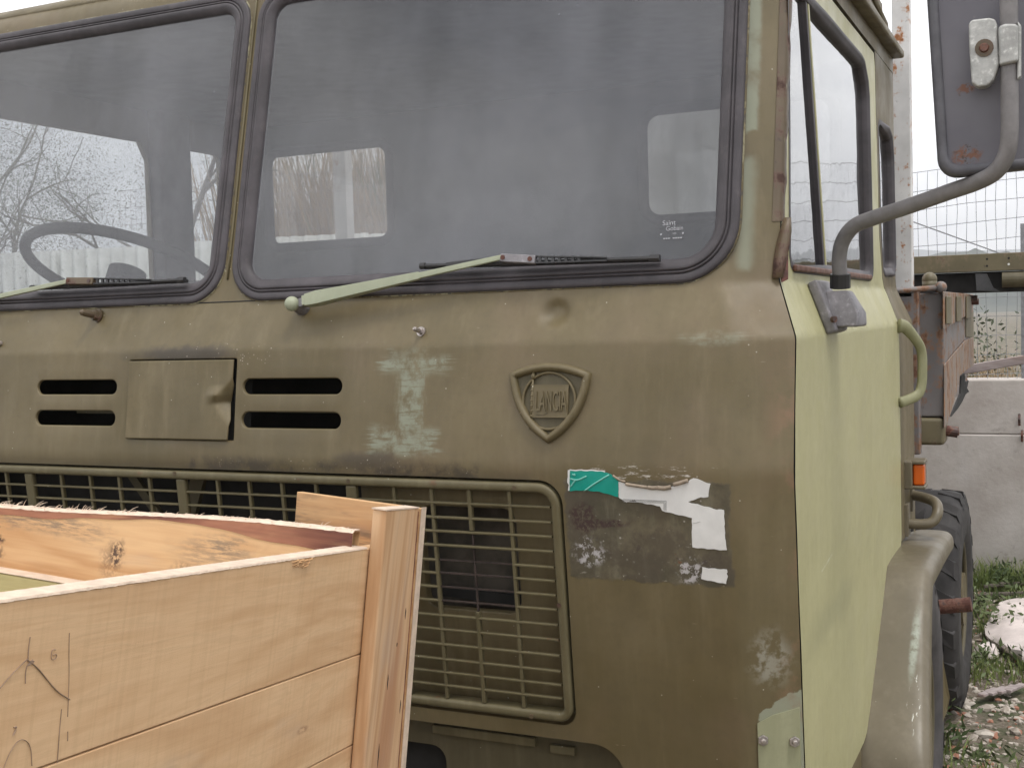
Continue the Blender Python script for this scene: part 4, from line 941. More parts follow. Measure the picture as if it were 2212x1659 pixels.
# wipers
def WP(q, off):
    """point standing off the windscreen plane by off"""
    r = _ray(q); n_ = np.array([0, 1, -.23]); p0_ = np.array([0, -.009 - off * 1.026, 1.80]); return CAM + ((p0_ - CAM) @ n_) / (r @ n_) * r
def wiper(piv, elbow, clip0, clip1, b0, b1):
    a, e = WP(piv, .034), WP(elbow, .024); d = (e - a) / np.linalg.norm(e - a); nrm = np.array([0, -1, .23]) / 1.026; s_ = np.cross(d, nrm)
    arm = MB(); L_ = np.linalg.norm(e - a)
    secs = [(.033, .024, .020), (.06, .0275, .022), (.30 * L_, .0225, .017), (.62 * L_, .0150, .009), (.625 * L_, .0118, .007), (L_, .0100, .006)]
    V = []; F = []
    for (t, wd, th) in secs:
        c = a + d * t
        for (i, j) in ((-1, 1), (1, 1), (1, -1), (-1, -1)): V.append(c + s_ * i * wd / 2 + nrm * (j * th / 2))
    for k in range(len(secs) - 1):
        for i in range(4): F.append((k * 4 + i, k * 4 + (i + 1) % 4, k * 4 + 4 + (i + 1) % 4, k * 4 + 4 + i))
    F += [(0, 1, 2, 3), (len(V) - 4, len(V) - 3, len(V) - 2, len(V) - 1)]
    o = add('wiper_arm', V, F, M['wiper_green'], truck, bevel=.0015)
    add('pivot_cap', *ball(a + nrm * .002, .0150, 16, 10), M['wiper_green'], o, smooth=True)
    base = a - nrm * .036
    MB().put(*tube([base, a - nrm * .004], [.017, .011], 14)).put(*obox(a + d * .026 - nrm * .006, d, s_, nrm, .024, .017, .014)).build('pivot_base', M['alu_dark'], o)
    MB().put(*obox(a + d * .030 + nrm * .004, d, s_, nrm, .006, .0195, .011)).build('pivot_band', M['wiper_green'], o, bevel=.001)
    c0, c1 = WP(clip0, .024), WP(clip1, .024); ck = MB().put(*bar(c0, c1, .0155, .012, nrm)).build('blade_clip', M['trim_rust'] if elbow[0] < 500 else M['alu_dark'], o, bevel=.0015)
    for t in (.08, .86): cc = c0 + (c1 - c0) * t; MB().put(*tube([cc, cc + nrm * .0075], .0046, 8)).build('clip_screw', M['rust'], o)
    p0_, p1_ = WP(b0, .016), WP(b1, .016); dd = (p1_ - p0_) / np.linalg.norm(p1_ - p0_); LB = np.linalg.norm(p1_ - p0_)
    bl = MB().put(*bar(p0_ + nrm * -.007, p1_ + nrm * -.007, .006, .013, nrm)).put(*tube([p0_, p1_], .0042, 8)).put(*tube([p0_ - dd * .002, p0_ + dd * .009], .0062, 8)).put(*tube([p1_ - dd * .016, p1_ + dd * .002], .0066, 8))
    bl.build('wiper_blade', M['black'], o)
    m0 = c1 + nrm * .001; m1 = p0_ + dd * (LB * .80) + nrm * .004; mbx = MB()
    for sg in (-1, 1): mbx.put(*bar(m0 + s_ * sg * .0062, m1 + s_ * sg * .003, .0024, .007, nrm))
    for t in np.linspace(.06, .62, 7): q = m0 + (m1 - m0) * t; mbx.put(*obox(q, (m1 - m0) / np.linalg.norm(m1 - m0), s_, nrm, .0055, .014 * (1 - .4 * t), .004))
    mbx.build('blade_bridge', M['black'], o)
    MB().put(*bar(c0, p0_ + dd * LB * .12 + nrm * .004, .007, .005, nrm)).build('blade_bridge', M['black'], o)
    return o
wiper((632, 657), (1086, 556), (1083, 558), (1158, 562), (910, 575), (1423, 558))
wiper((-270, 700), (152, 607), (146, 608), (204, 608), (68, 622), (398, 605))

# grille
gp = lambda x, z, h=0: np.array([x, -.0778 - .09 * (z - 1.485) - h, z]); gn = np.array([0, -1, -.09]) / math.hypot(1, .09); gzv = np.array([0, -.09, 1]) / math.hypot(1, .09)
GO = resample(rr(2 * XC + .407, -.407, 1.012, 1.456, (.028, .028, .042, .042), 8), .03); gin = inset(GO, .005)
giw = [np.array([b[0] - a[0], 0, b[1] - a[1]]) / .005 for a, b in zip(GO, gin)]
V, F = ribbon([gp(x, z) for x, z in GO], [(0, -.02), (0, .0005), (.002, .0032), (.005, .0042), (.0115, .0042), (.015, .003), (.0172, -.002), (.018, -.02)], giw, gn)
grille = add('grille', V, F, M['olive_green'], truck, smooth=True); grille['label'] = 'long radiator grille with cast bars, chipped and rusty'
for xp in (-.842, -1.258, -1.687, -2.10): MB().put(*bar(gp(xp, 1.03, -.004), gp(xp, 1.44, -.004), .024, .014, gn)).build('grille_post', M['olive_green'], grille, bevel=.004)
BZ = [1.4126, 1.3844, 1.3578, 1.3311, 1.3025, 1.2773, 1.2502, 1.2230, 1.1940, 1.1666, 1.1373, 1.1079, 1.0817, 1.0555]
BX = [-.428, -.506, -.588, -.667, -.748, -.842]
hole = (-.685, -.535, 1.205, 1.395)
for (xa, xb) in ((-.842, -.426), (-1.258, -.842), (-1.687, -1.258), (-2.10, -1.687)):
    for j, z in enumerate(BZ):
        if xa == -.842:
            segs = []
            xs_seq = [-.426, -.506, -.588, -.667, -.748, -.842]
            for a, b in zip(xs_seq, xs_seq[1:]):
                rusty_bit = (1.205 < z < 1.36) and b > -.70 and a <= -.506 and not (z > 1.33)
                segs.append((a, b, rusty_bit))
            xcur = segs[0][0]; state = segs[0][2]
            for k, (a, b, rb) in enumerate(segs + [(None, None, None)]):
                if rb != state:
                    xe = a if a is not None else -.842
                    if state: MB().put(*bar(gp(xcur, z, -.006), gp(xe, z, -.006), .003, .0035, gn)).build('broken_grille_bar', M['dark_rust'], grille)
                    else: MB().put(*bar(gp(xcur, z + .0006 * math.sin(j), -.004), gp(xe, z, -.004), .0046, .008, gn)).build('grille_bar', M['olive_green'], grille, bevel=.0012)
                    xcur, state = a, rb
        else:
            MB().put(*bar(gp(xa, z, -.004), gp(xb, z + .0006 * math.sin(j), -.004), .0044, .008, gn)).build('grille_bar', M['olive_green'], grille, bevel=.0012)
for x in (-.506, -.588, -.667, -.748, -.925, -1.006, -1.086, -1.166, -1.345, -1.428, -1.51, -1.594, -1.76, -1.85, -1.94):
    if x == -.588:
        MB().put(*bar(gp(x, 1.03, -.005), gp(x, 1.207, -.005), .0078, .010, gn)).build('grille_bar', M['olive_green'], grille, bevel=.0014)
        MB().put(*bar(gp(x, 1.362, -.005), gp(x, 1.44, -.005), .0078, .010, gn)).build('grille_bar', M['olive_green'], grille, bevel=.0014)
        MB().put(*bar(gp(x, 1.207, -.006), gp(x, 1.36, -.006), .0035, .004, gn)).build('broken_grille_bar', M['dark_rust'], grille)
    else: MB().put(*bar(gp(x, 1.03, -.005), gp(x, 1.44, -.005), .0068, .009, gn)).build('grille_bar', M['olive_green'], grille, bevel=.0014)
for q in ((1113, 1053), (1210, 1306), (1150, 1545), (755, 1038), (380, 1022)):
    p = surf(q, -.0); p = gp(p[0], p[2], .003); MB().put(*tube([p, p + gn * .0025], .0045, 8)).build('grille_screw', M['trim_rust'], grille)
# backing plate with the empty headlight opening
bk = skin('headlight_panel', [(-.845, .99), (-.40, .99), (-.40, 1.47), (-.845, 1.47)], [rr(-.72, -.512, 1.196, 1.402, .03, 6)], [(x, z) for x in np.arange(-.84, -.4, .06) for z in np.arange(1.0, 1.47, .06)], lambda x, z: np.stack([x, -.0778 - .09 * (z - 1.485) + .040, z], 1), M['olive'], truck, (0, .02, 0), .003, .04)
bk['label'] = 'panel behind the grille with an empty headlight opening'
M['bucket'] = flat('grimy_brown_metal', (.085, .072, .055), .8, .4, 14); MB().put(*boxv(-.84, -.42, .085, .095, 1.0, 1.47)).build('headlight_bucket', M['bucket'], truck)
MB().put(*bar((-.70, .03, 1.222), (-.51, .03, 1.215), .02, .018)).build('headlight_bracket', M['soot'], truck)
MB().put(*boxv(2 * XC + .3, -.845, .12, .14, .95, 1.47)).build('radiator', M['soot'], truck)
MB().put(*bar((-1.52, .04, 1.46), (-1.38, .07, 1.25), .02, .012, (0, 1, 0))).build('radiator_brace', M['olive_dark'], truck); MB().put(*bar((-1.30, .05, 1.46), (-1.40, .08, 1.25), .035, .012, (0, 1, 0))).build('radiator_brace', M['olive_dark'], truck)
# recess under the grille
rc = skin('bumper_recess_panel', [(2 * XC + .33, .55), (-.33, .55), (-.33, .99), (2 * XC + .33, .99)], [rr(-1.0, -.700, .74, .9165, .03, 5)], [(x, z) for x in np.arange(-2, -.35, .1) for z in np.arange(.6, .99, .1)], lambda x, z: np.stack([x, 0.010 + .05 * (.95 - z), z], 1), M['olive_dark'], truck, (0, .03, 0), .004, .05)
MB().put(*boxv(-.72, -.50, -.004, .008, .945, .962)).build('recess_rail', M['olive_green'], truck, bevel=.002); MB().put(*boxv(-.47, -.42, -.004, .008, .938, .954)).build('recess_rail', M['olive_green'], truck, bevel=.002)
MB().put(*boxv(2 * XC + .3, -.3, .05, .07, .5, .98)).build('recess_back', M['soot'], truck)
MB().put(*boxv(2 * XC + .02, -.02, -.13, .02, .50, .72)).build('front_bumper', M['olive_dark'], truck, bevel=.02)

# bolted plate low on the corner
pl = [surf(p, .003) for p in ((1636, 1562), (1668, 1545), (1727, 1528), (1731, 1700), (1640, 1700))]
cpl = [q + np.array([0, .0035, 0]) for q in pl]
plate = add('repair_plate', pl + cpl, [(0, 1, 2, 3, 4), (9, 8, 7, 6, 5)] + [(i, (i + 1) % 5, 5 + (i + 1) % 5, 5 + i) for i in range(5)], M['plate'] if 'plate' in M else M['wiper_plate'] if 'wiper_plate' in M else paint('plate_paint', (.26, .265, .16), (.30, .30, .19), .5), truck)
plate['label'] = 'small pale green plate bolted low on the corner'
for q in ((1648, 1597), (1716, 1600)):
    p = surf(q, .003); nrm = np.array([.35, -.93, 0]) if q[0] > 1600 else np.array([0, -1, 0]); nrm /= np.linalg.norm(nrm)
    MB().put(*tube([p, p + nrm * .006], .0095, 6)).put(*tube([p + nrm * .006, p + nrm * .011], [.0055, .004], 8)).build('plate_bolt', M['chrome'], plate, bevel=.001)

# torn poster: sheets lying on the skin, a little proud of it
def sheet(name, poly, mat, par=truck, off=.0012, holes=None, label=None, curl=.0):
    P = [surf(p, off) for p in poly]; xz = [(q[0], q[2]) for q in P]; lp = resample(xz, .006)
    lp = [(x + .0006 * math.sin(i * 2.3) * (1 if i % 3 else -1), z + .0006 * math.cos(i * 1.7)) for i, (x, z) in enumerate(lp)]
    c_ = [(x, z) for x in np.arange(min(q[0] for q in xz), max(q[0] for q in xz), .01) for z in np.arange(min(q[1] for q in xz), max(q[1] for q in xz), .01)]
    o = skin(name, lp, holes or [], c_, lambda x, z: np.stack([x, Gf(x, z) - off - .0010 * vnoise(x, z, 60, 3), z], 1), mat, par, (0, .0009, 0), .0002, .02)
    if label: o['label'] = label
    return o
k5 = lambda x, y: ((1550 + x / 4.366) * .7803, (1270 + y / 4.366) * .7803)
teal_o = sheet('teal_sticker', [k5(*p) for p in ((125, 140), (440, 143), (560, 160), (630, 195), (708, 275), (705, 462), (590, 430), (480, 398), (300, 380), (122, 388))], M['teal'], off=.0019, label='scrap of teal plastic film stuck on the panel')
sheet('white_margin', [k5(*p) for p in ((98, 140), (128, 137), (118, 250), (124, 384), (102, 380), (108, 320), (92, 285))], M['white_paper'], off=.0014)
sheet('white_margin', [k5(*p) for p in ((118, 131), (440, 133), (550, 152), (550, 159), (430, 147), (118, 143))], M['white_paper'], off=.0022)
for path in (((300, 384), (420, 300), (595, 192)), ((128, 240), (180, 255), (235, 250), (320, 210)), ((185, 258), (130, 335)), ((150, 185), (180, 200), (172, 178))):
    MB().put(*tube(spline([surf(k5(*p), .0028) for p in path], 5), .0014, 6)).build('film_crease', M['teal_crease'], teal_o, smooth=True)
paper = sheet('torn_poster', [k5(*p) for p in ((708, 278), (780, 290), (800, 320), (900, 338), (1060, 360), (1280, 375), (1360, 335), (1420, 320), (1545, 275), (1610, 232), (1650, 235), (1710, 265), (1822, 305), (1808, 340), (1795, 465), (1710, 465), (1640, 488), (1550, 522), (1700, 560), (1890, 612), (1980, 615), (1990, 780), (2000, 960), (2022, 1105), (1820, 1090), (1600, 1070), (1592, 960), (1597, 712), (1400, 668), (1240, 628), (1210, 572), (1060, 545), (960, 530), (900, 495), (800, 525), (740, 490), (708, 460))], M['white_paper'], off=.0014, label='ragged white remains of a torn poster')
sheet('paper_scrap', [k5(*p) for p in ((1722, 1310), (1800, 1320), (2020, 1338), (2030, 1365), (2018, 1385), (2030, 1425), (2005, 1512), (1900, 1490), (1705, 1452))], M['white_paper'], off=.0014)
for path, rad in ((((795, 305), (900, 322), (1060, 345)), .0028), (((1065, 345), (1120, 352), (1178, 348)), .0034), (((1182, 348), (1260, 355), (1338, 340)), .0037), (((1375, 312), (1450, 290), (1545, 262)), .0034), (((640, 200), (720, 255), (790, 275)), .0018)):
    MB().put(*tube(spline([surf(k5(*p), .004) for p in path], 4), rad, 8)).build('paper_curl', M['paper_curl'], paper, smooth=True)
mbx = MB()                                                     # printed rope border
for i in range(26):
    t = i / 26; a = k5(760 + 510 * t, 497 + 20 * t + 12); b = k5(782 + 510 * t, 488 + 20 * t + 2); mbx.put(*tube([surf(a, .0021), surf(b, .0021)], .00045, 4))
for i in range(6):
    a = k5(1258, 545 + 15 * i); b = k5(1278, 535 + 15 * i); mbx.put(*tube([surf(a, .0021), surf(b, .0021)], .00045, 4))
for a, b in (((760, 487), (1282, 508)), ((770, 517), (1255, 532)), ((1284, 508), (1284, 630)), ((1256, 532), (1256, 615)), ((1605, 780), (1698, 757))): mbx.put(*tube([surf(k5(*a), .0021), surf(k5(*b), .0021)], .0005, 4))
mbx.build('printed_border', M['paper_grey'], paper)['kind'] = 'stuff'

# mirror, arm and bracket on the door
MA = .168
mo = onY((2028, 386), MA); mu = onY((2003, 0), MA) - mo; mu /= np.linalg.norm(mu); mr_ = onY((2212, 365), MA + .012) - onY((2050, 389), MA); mr_ = mr_ - (mr_ @ mu) * mu; mr_ /= np.linalg.norm(mr_); mn = np.cross(mr_, mu)
mn = mn if mn[1] < 0 else -mn
MW, MH = .212, .40
def mloop(i_, r, h): return [mo + mr_ * x + mu * z + mn * h for x, z in rr(i_, MW - i_, i_, MH - i_, r, 6)]
rings = [mloop(.0, .034, -.030), mloop(.0, .034, -.004), mloop(.003, .033, .003), mloop(.008, .03, .005), mloop(.0145, .025, .005), mloop(.017, .023, .002), mloop(.018, .022, -.004)]
V = [p for r_ in rings for p in r_]; n_ = len(rings[0]); F = [(k * n_ + i, k * n_ + (i + 1) % n_, (k + 1) * n_ + (i + 1) % n_, (k + 1) * n_ + i) for k in range(len(rings) - 1) for i in range(n_)]
mir = add('wing_mirror', V, F, M['mirror_rim'], truck, smooth=True); mir['label'] = 'grey wing mirror seen from its back'
ir = mloop(.017, .023, -.001); cc = sum(ir) / n_ + mn * .004; V = ir + [ir[i] * .5 + cc * .5 + mn * .0015 for i in range(n_)] + [cc]
F = [(i, (i + 1) % n_, n_ + (i + 1) % n_, n_ + i) for i in range(n_)] + [(n_ + i, n_ + (i + 1) % n_, 2 * n_) for i in range(n_)]; add('mirror_back', V, F, M['mirror'], mir, smooth=True)
M['mirror_glass'] = G('mirror_glass').done((.8, .8, .8), .02, metal=1); gl_ = mloop(.004, .03, -.029); add('mirror_glass', gl_, [tuple(range(n_))], M['mirror_glass'], mir)
arm_px = [(1815, 618, .335), (1814, 590, .33), (1813, 555, .325), (1821, 520, .315), (1845, 489, .30), (1885, 472, .285), (1960, 447, .25), (2050, 415, .21), (2110, 394, .18), (2150, 372, .16), (2174, 335, .148), (2181, 285, .142), (2181, 200, .14), (2180, 100, .14), (2179, 0, .14), (2178, -90, .14)]
MB().put(*tube(spline([onY((a, b), y) for a, b, y in arm_px], 5), .0142, 16)).build('mirror_arm', M['arm'], truck, smooth=True)
q0, q1 = onY((1815, 622), .335), onY((1815, 592), .33); MB().put(*tube([q0, q1], .0195, 16)).build('arm_collar', M['black'], truck)
# clamp
def plate_px(poly, y, th, name, mat, par, bev=.003, nrm=(0, -1, 0)):
    a = [onY(p, y) for p in poly]; nrm = np.array(nrm, float); b = [q - nrm * th for q in a]; n_ = len(a)
    return add(name, a + b, [tuple(range(n_)), tuple(range(2 * n_ - 1, n_ - 1, -1))] + [(i, (i + 1) % n_, n_ + (i + 1) % n_, n_ + i) for i in range(n_)], mat, par, bevel=bev, seg=3)
tp = lambda x, y: ((2100 + x / 2.257) * .7803, (y / 2.257) * .7803)
cl = plate_px([tp(*p) for p in ((1312, 150), (1330, 125), (1440, 112), (1475, 120), (1490, 150), (1500, 300), (1505, 400), (1470, 500), (1425, 540), (1370, 545), (1330, 520), (1315, 300))], .128, .03, 'mirror_clamp', M['alu'], mir, .006)
plate_px([tp(*p) for p in ((1495, 165), (1540, 148), (1612, 148), (1625, 170), (1622, 385), (1590, 392), (1505, 410))], .118, .02, 'clamp_strap', M['alu'], mir, .005)
plate_px([tp(*p) for p in ((1618, 130), (1640, 160), (1640, 480), (1615, 500))], .126, .02, 'clamp_strap', M['alu'], mir, .004)
c0 = onY(tp(1410, 302), .1275); MB().put(*tube([c0, c0 + [0, -.0015, 0]], .0145, 18)).build('bolt_socket', M['trim_rust'], mir); MB().put(*tube([c0 + [0, -.001, 0], c0 + [0, -.006, 0]], [.0085, .006], 10)).build('clamp_bolt', M['rust'], mir)
# bracket: base plate on the slanting door face + flared cast block
nb = np.array([1, 0, .37]) / math.hypot(1, .37)
def on_slope(p, off=0):
    x0 = -.037 * .5; n_ = np.array([1, 0, .37]); pp = np.array([0, 0, 1.705]) + n_ * off; r = _ray(p); return CAM + ((pp - CAM) @ n_) / (r @ n_) * r
bp_ = [on_slope(p) for p in ((1743, 623), (1776, 616), (1806, 716), (1788, 712))]
cen = sum(bp_) / 4
ya, yb_ = .262, .402
base = MB().put(*obox((-.0185 + .012 * .94, .335, 1.755), (0, 1, 0), nb, np.cross((0, 1, 0), nb), .125, .022, .105)).build('mirror_bracket', M['alu_dark'], truck, bevel=.006, seg=3)
top_c = onY((1816, 626), .335); V = []
for (cx, cy, cz, hx_, hy_) in ((top_c[0] - .004, .335, top_c[2] - .002, .022, .026), (.030, .335, 1.742, .028, .046), (.022, .335, 1.716, .036, .052)):
    V += [(cx - hx_, cy - hy_, cz), (cx + hx_, cy - hy_, cz), (cx + hx_, cy + hy_, cz), (cx - hx_, cy + hy_, cz)]
F = [(0, 1, 2, 3), (11, 10, 9, 8)] + [(k * 4 + i, k * 4 + (i + 1) % 4, k * 4 + 4 + (i + 1) % 4, k * 4 + 4 + i) for k in range(2) for i in range(4)]
add('bracket_block', V, F, M['alu_dark'], base, bevel=.005, seg=3)
p = onX((1798, 690), .012); MB().put(*tube([p, p + [.006, -.004, 0]], .006, 8)).build('bracket_bolt', M['rust'], base)

# grab handle at the rear edge of the door
hp = [onX(p, x_) for p, x_ in (((1938, 706), .004), ((1948, 712), .018), ((1958, 735), .034), ((1963, 762), .040), ((1964, 800), .042), ((1962, 845), .040), ((1955, 860), .030), ((1936, 873), .004))]
hh = [np.array([.002, 1.30, 1.702]), np.array([.020, 1.315, 1.695]), np.array([.046, 1.345, 1.655]), np.array([.054, 1.36, 1.625]), np.array([.055, 1.36, 1.58]), np.array([.052, 1.355, 1.535]), np.array([.040, 1.34, 1.512]), np.array([.002, 1.30, 1.496])]
MB().put(*tube(spline(hh, 6), [.014 + .006 * max(0, 1 - i / 10) for i in range(len(spline(hh, 6)))], 12, flat=.62, up=(0, 1, 0))).build('grab_handle', M['handle_green'], truck, smooth=True)
# marker lamp
mk = [(.0, 1.575), (.012, 1.50), (.045, 1.50), (.046, 1.57), (.0, 1.60)]
lampm = MB().put(*boxv(-.006, .020, 1.405, 1.49, 1.250, 1.327)).put(*boxv(.016, .053, 1.415, 1.485, 1.318, 1.329)).put(*boxv(.016, .053, 1.415, 1.485, 1.249, 1.259)).put(*boxv(.018, .050, 1.46, 1.485, 1.258, 1.319)).build('marker_lamp', M['fender'], truck, bevel=.004, seg=3)
MB().put(*boxv(.0205, .0505, 1.420, 1.459, 1.2595, 1.3175)).build('lens', M['amber'], lampm, bevel=.006, seg=3)
# step bar and its mounts
st_ = [(-.002, 1.42, 1.153), (.045, 1.42, 1.153), (.070, 1.425, 1.160), (.082, 1.44, 1.182), (.076, 1.47, 1.203), (.05, 1.50, 1.212), (.0, 1.54, 1.216)]
stp = MB().put(*tube(spline(st_, 6), .0145, 14)).build('step_rail', M['fender'], truck, smooth=True)
MB().put(*boxv(-.004, .010, 1.395, 1.445, 1.12, 1.21)).build('rail_mount', M['fender'], stp, bevel=.002); MB().put(*boxv(-.004, .008, 1.52, 1.57, 1.17, 1.26)).build('rail_mount', M['fender'], stp, bevel=.002)

# fender
prof = [(1.66, 1.095, .105), (1.35, 1.112, .108), (1.09, 1.112, .108), (1.055, 1.108, .107), (1.025, 1.088, .106), (.864, .940, .118), (.72, .83, .132), (.66, .775, .138), (.628, .72, .143), (.61, .60, .148), (.60, .45, .15)]
V = []; 
for i, (y, z, xr_) in enumerate(prof):
    a = prof[max(0, i - 1)]; b = prof[min(len(prof) - 1, i + 1)]; d = np.array([b[0] - a[0], b[1] - a[1]]); d /= np.linalg.norm(d); nin = np.array([-d[1], d[0]])    # inward (towards the wheel)
    if nin @ np.array([1.3 - y, .5 - z]) < 0: nin = -nin
    rr_ = .028
    for (x, dn) in [(-0.012, 0), (xr_ * .4, -.001)] + [(xr_ - rr_ + rr_ * math.sin(R(g)), rr_ * (1 - math.cos(R(g)))) for g in (0, 30, 60, 90)] + [(xr_, .05), (xr_ - .004, .052), (xr_ - .02, .05)]:
        V.append((x, y + nin[0] * dn, z + nin[1] * dn))
n_ = 9; F = [(j * n_ + i, j * n_ + i + 1, (j + 1) * n_ + i + 1, (j + 1) * n_ + i) for j in range(len(prof) - 1) for i in range(n_ - 1)]
fen = add('fender', V, F, M['fender'], truck, smooth=True); s_ = fen.modifiers.new('sub', 'SUBSURF'); s_.levels = s_.render_levels = 2
MB().put(*boxv(-.5, .0, .20, .62, .60, .80)).build('step_box', M['olive'], truck, bevel=.01)

# wheels
def wheel(cx, cy, rad, wd, name='wheel', lugs=26, mat='tyre'):
    cz = rad; pr_ = [(-.5, .56), (-.5, .78), (-.49, .90), (-.42, .965), (-.30, .985), (0, .99), (.30, .985), (.42, .965), (.49, .90), (.5, .78), (.5, .60), (.42, .54)]
    V = []; F = []; N_ = 64; k = len(pr_)
    for i in range(N_):
        a = 2 * np.pi * i / N_
        for (u, r) in pr_: V.append((cx + u * wd, cy + r * rad * math.cos(a), cz + r * rad * math.sin(a)))
    F = [(i * k + j, i * k + j + 1, ((i + 1) % N_) * k + j + 1, ((i + 1) % N_) * k + j) for i in range(N_) for j in range(k - 1)]
    t = add(name, V, F, M[mat], truck, smooth=True); mb_ = MB()
    for i in range(lugs):
        for sg in (-1, 1):
            a = 2 * np.pi * (i + (.5 if sg > 0 else 0)) / lugs; P_ = lambda u, r, da: (cx + u * wd, cy + r * rad * math.cos(a + da), cz + r * rad * math.sin(a + da))
            w_ = .55 * 2 * np.pi / lugs; tw = -.10
            bot = [P_(sg * .06, .97, -w_ / 2 + tw), P_(sg * .06, .97, w_ / 2 + tw), P_(sg * .47, .94, w_ / 2), P_(sg * .47, .94, -w_ / 2)]; topv = [P_(sg * .08, 1.002, -w_ / 2.6 + tw), P_(sg * .08, 1.002, w_ / 2.6 + tw), P_(sg * .44, .985, w_ / 2.6), P_(sg * .44, .985, -w_ / 2.6)]
            sd_ = [P_(sg * .505, .87, w_ / 2.6), P_(sg * .505, .87, -w_ / 2.6)]
            mb_.put(bot + topv + sd_, [(4, 5, 6, 7), (0, 1, 5, 4), (1, 2, 6, 5), (3, 0, 4, 7), (7, 6, 8, 9), (2, 8, 6), (3, 7, 9)])
    o = mb_.build('tread', M[mat], t); o['kind'] = 'stuff'
    mb_ = MB()
    for sg in (1,):
        mb_.put(*tube([(cx + wd * .36, cy, cz), (cx + wd * .24, cy, cz)], rad * .545, 28)).put(*tube([(cx + wd * .47, cy, cz), (cx + wd * .3, cy, cz)], rad * .24, 20))
    mb_.build('rim', M['olive'], t)
    ri = [(cx + wd * .40, cy + rad * .54 * math.cos(a), cz + rad * .54 * math.sin(a)) for a in np.linspace(0, 2 * np.pi, 40, endpoint=False)]; MB().put(*tube(ri, .010, 8, True)).build('rim_flange', M['olive_dark'], t, smooth=True)
    return t
wheel(-.125, 3.48, .475, .25, lugs=20)['label'] = 'rear wheel with deep lugged tread'
wheel(-.088, 1.64, .49, .25, mat='tyre_dusty')
wheel(2 * XC + .125, 3.48, .475, .25, lugs=20); wheel(2 * XC + .115, 1.62, .49, .25)
MB().put(*boxv(-1.62, -1.5, .5, 5.6, .72, .95)).put(*boxv(-.86, -.74, .5, 5.6, .72, .95)).put(*boxv(-2.2, -.16, 3.42, 3.54, .42, .54)).put(*boxv(-2.2, -.16, 1.56, 1.68, .42, .54)).build('chassis_frame', M['olive_dark'], truck, bevel=.01)
# exhaust pipe, mud flap stay
e0, e1_ = onY((2012, 1312), 2.1), onY((2098, 1305), 2.1); MB().put(*tube([e0 - [.5, 0, 0], e0, e1_], .024, 18)).build('exhaust_pipe', M['rust'], truck)
V = [onY(p, y) for p, y in (((2004, 1392), 1.95), ((2022, 1385), 2.0), ((2036, 1420), 2.02), ((2052, 1505), 2.05), ((2046, 1535), 2.05), ((2036, 1560), 2.0), ((2016, 1440), 1.95))]
o = add('mudguard_stay', V, [tuple(range(len(V)))], M['olive'], truck); s_ = o.modifiers.new('s', 'SOLIDIFY'); s_.thickness = .004
MB().put(*boxv(-.35, -.04, 1.66, 1.72, .75, 1.30)).build('rear_cab_mount', M['olive_dark'], truck)

# cargo bed
bed = MB().put(*boxv(2 * XC + .02, -.14, 1.86, 5.6, 1.26, 1.32)).build('cargo_bed', M['bed_grey'], truck, bevel=.01); bed['label'] = 'rusty grey steel cargo bed'
MB().put(*boxv(2 * XC, .0, 1.80, 1.84, 1.30, 1.80)).build('headboard', M['bed_grey'], bed, bevel=.006)
MB().put(*boxv(-.012, .066, 1.85, 1.93, 1.412, 1.792)).build('corner_post', M['bed_grey'], bed, bevel=.006)
MB().put(*boxv(-.035, .066, 1.84, 1.95, 1.325, 1.409)).build('post_socket', M['beam'], bed, bevel=.012)
MB().put(*tube([(.066, 1.90, 1.365), (.10, 1.90, 1.36)], .017, 12)).put(*tube([(.10, 1.90, 1.36), (.103, 1.90, 1.36)], .010, 10)).build('hinge_pin', M['rust'], bed)
def side_panel(name, poly, x, mat, th=.03):
    a = [onX(p, x) for p in poly]; b = [q - [th, 0, 0] for q in a]; n_ = len(a)
    return add(name, a + b, [tuple(range(n_)), tuple(range(2 * n_ - 1, n_ - 1, -1))] + [(i, (i + 1) % n_, n_ + (i + 1) % n_, n_ + i) for i in range(n_)], mat, bed, bevel=.004)
side_panel('side_rail', [(2040, 630), (2102, 636), (2102, 674), (2040, 712)], .072, M['bed_rust'], .006)
side_panel('side_board', [(2040, 700), (2094, 676), (2094, 745), (2082, 790), (2064, 842), (2046, 890), (2040, 890)], .062, M['bed_grey'], .006)
side_panel('side_board', [(2041, 788), (2062, 762), (2086, 735), (2104, 728), (2103, 790), (2090, 798), (2074, 812), (2064, 860), (2050, 905), (2041, 926)], .068, M['bed_rust'], .004)
side_panel('corner_stake', [(2088, 676), (2103, 670), (2104, 730), (2088, 728)], .067, M['beam'], .006)
for q in ((2046, 640, 2056, 700), (2068, 640, 2077, 695), (2089, 640, 2098, 688)):
    side_panel('rail_lug', [(q[0], q[1]), (q[2], q[1]), (q[2], q[3]), (q[0], q[3])], .078, M['beam'], .005)
for q in ((2104, 645), (2107, 652)): p = onX(q, .085); MB().put(*tube([p - [.03, 0, 0], p + [.012, 0, 0]], .012, 10)).build('rail_pin', M['rust'], bed)
V = [onX(p, .05) for p in ((2077, 812), (2084, 806), (2086, 826), (2093, 822), (2089, 838), (2094, 846), (2086, 852), (2080, 866), (2070, 882), (2055, 900), (2066, 872), (2075, 850))]; o = add('torn_flap', V, [tuple(range(len(V)))], M['soot'], bed); s_ = o.modifiers.new('s', 'SOLIDIFY'); s_.thickness = .006
l0, l1 = onY((1945, 628), 1.78), onY((2032, 621), 1.84); MB().put(*tube([l0 - [.25, .02, 0], l0, l1], .0085, 10)).put(*ball(l1, .0185, 14, 10)).build('latch_rod', M['bed_grey'], bed, smooth=True)
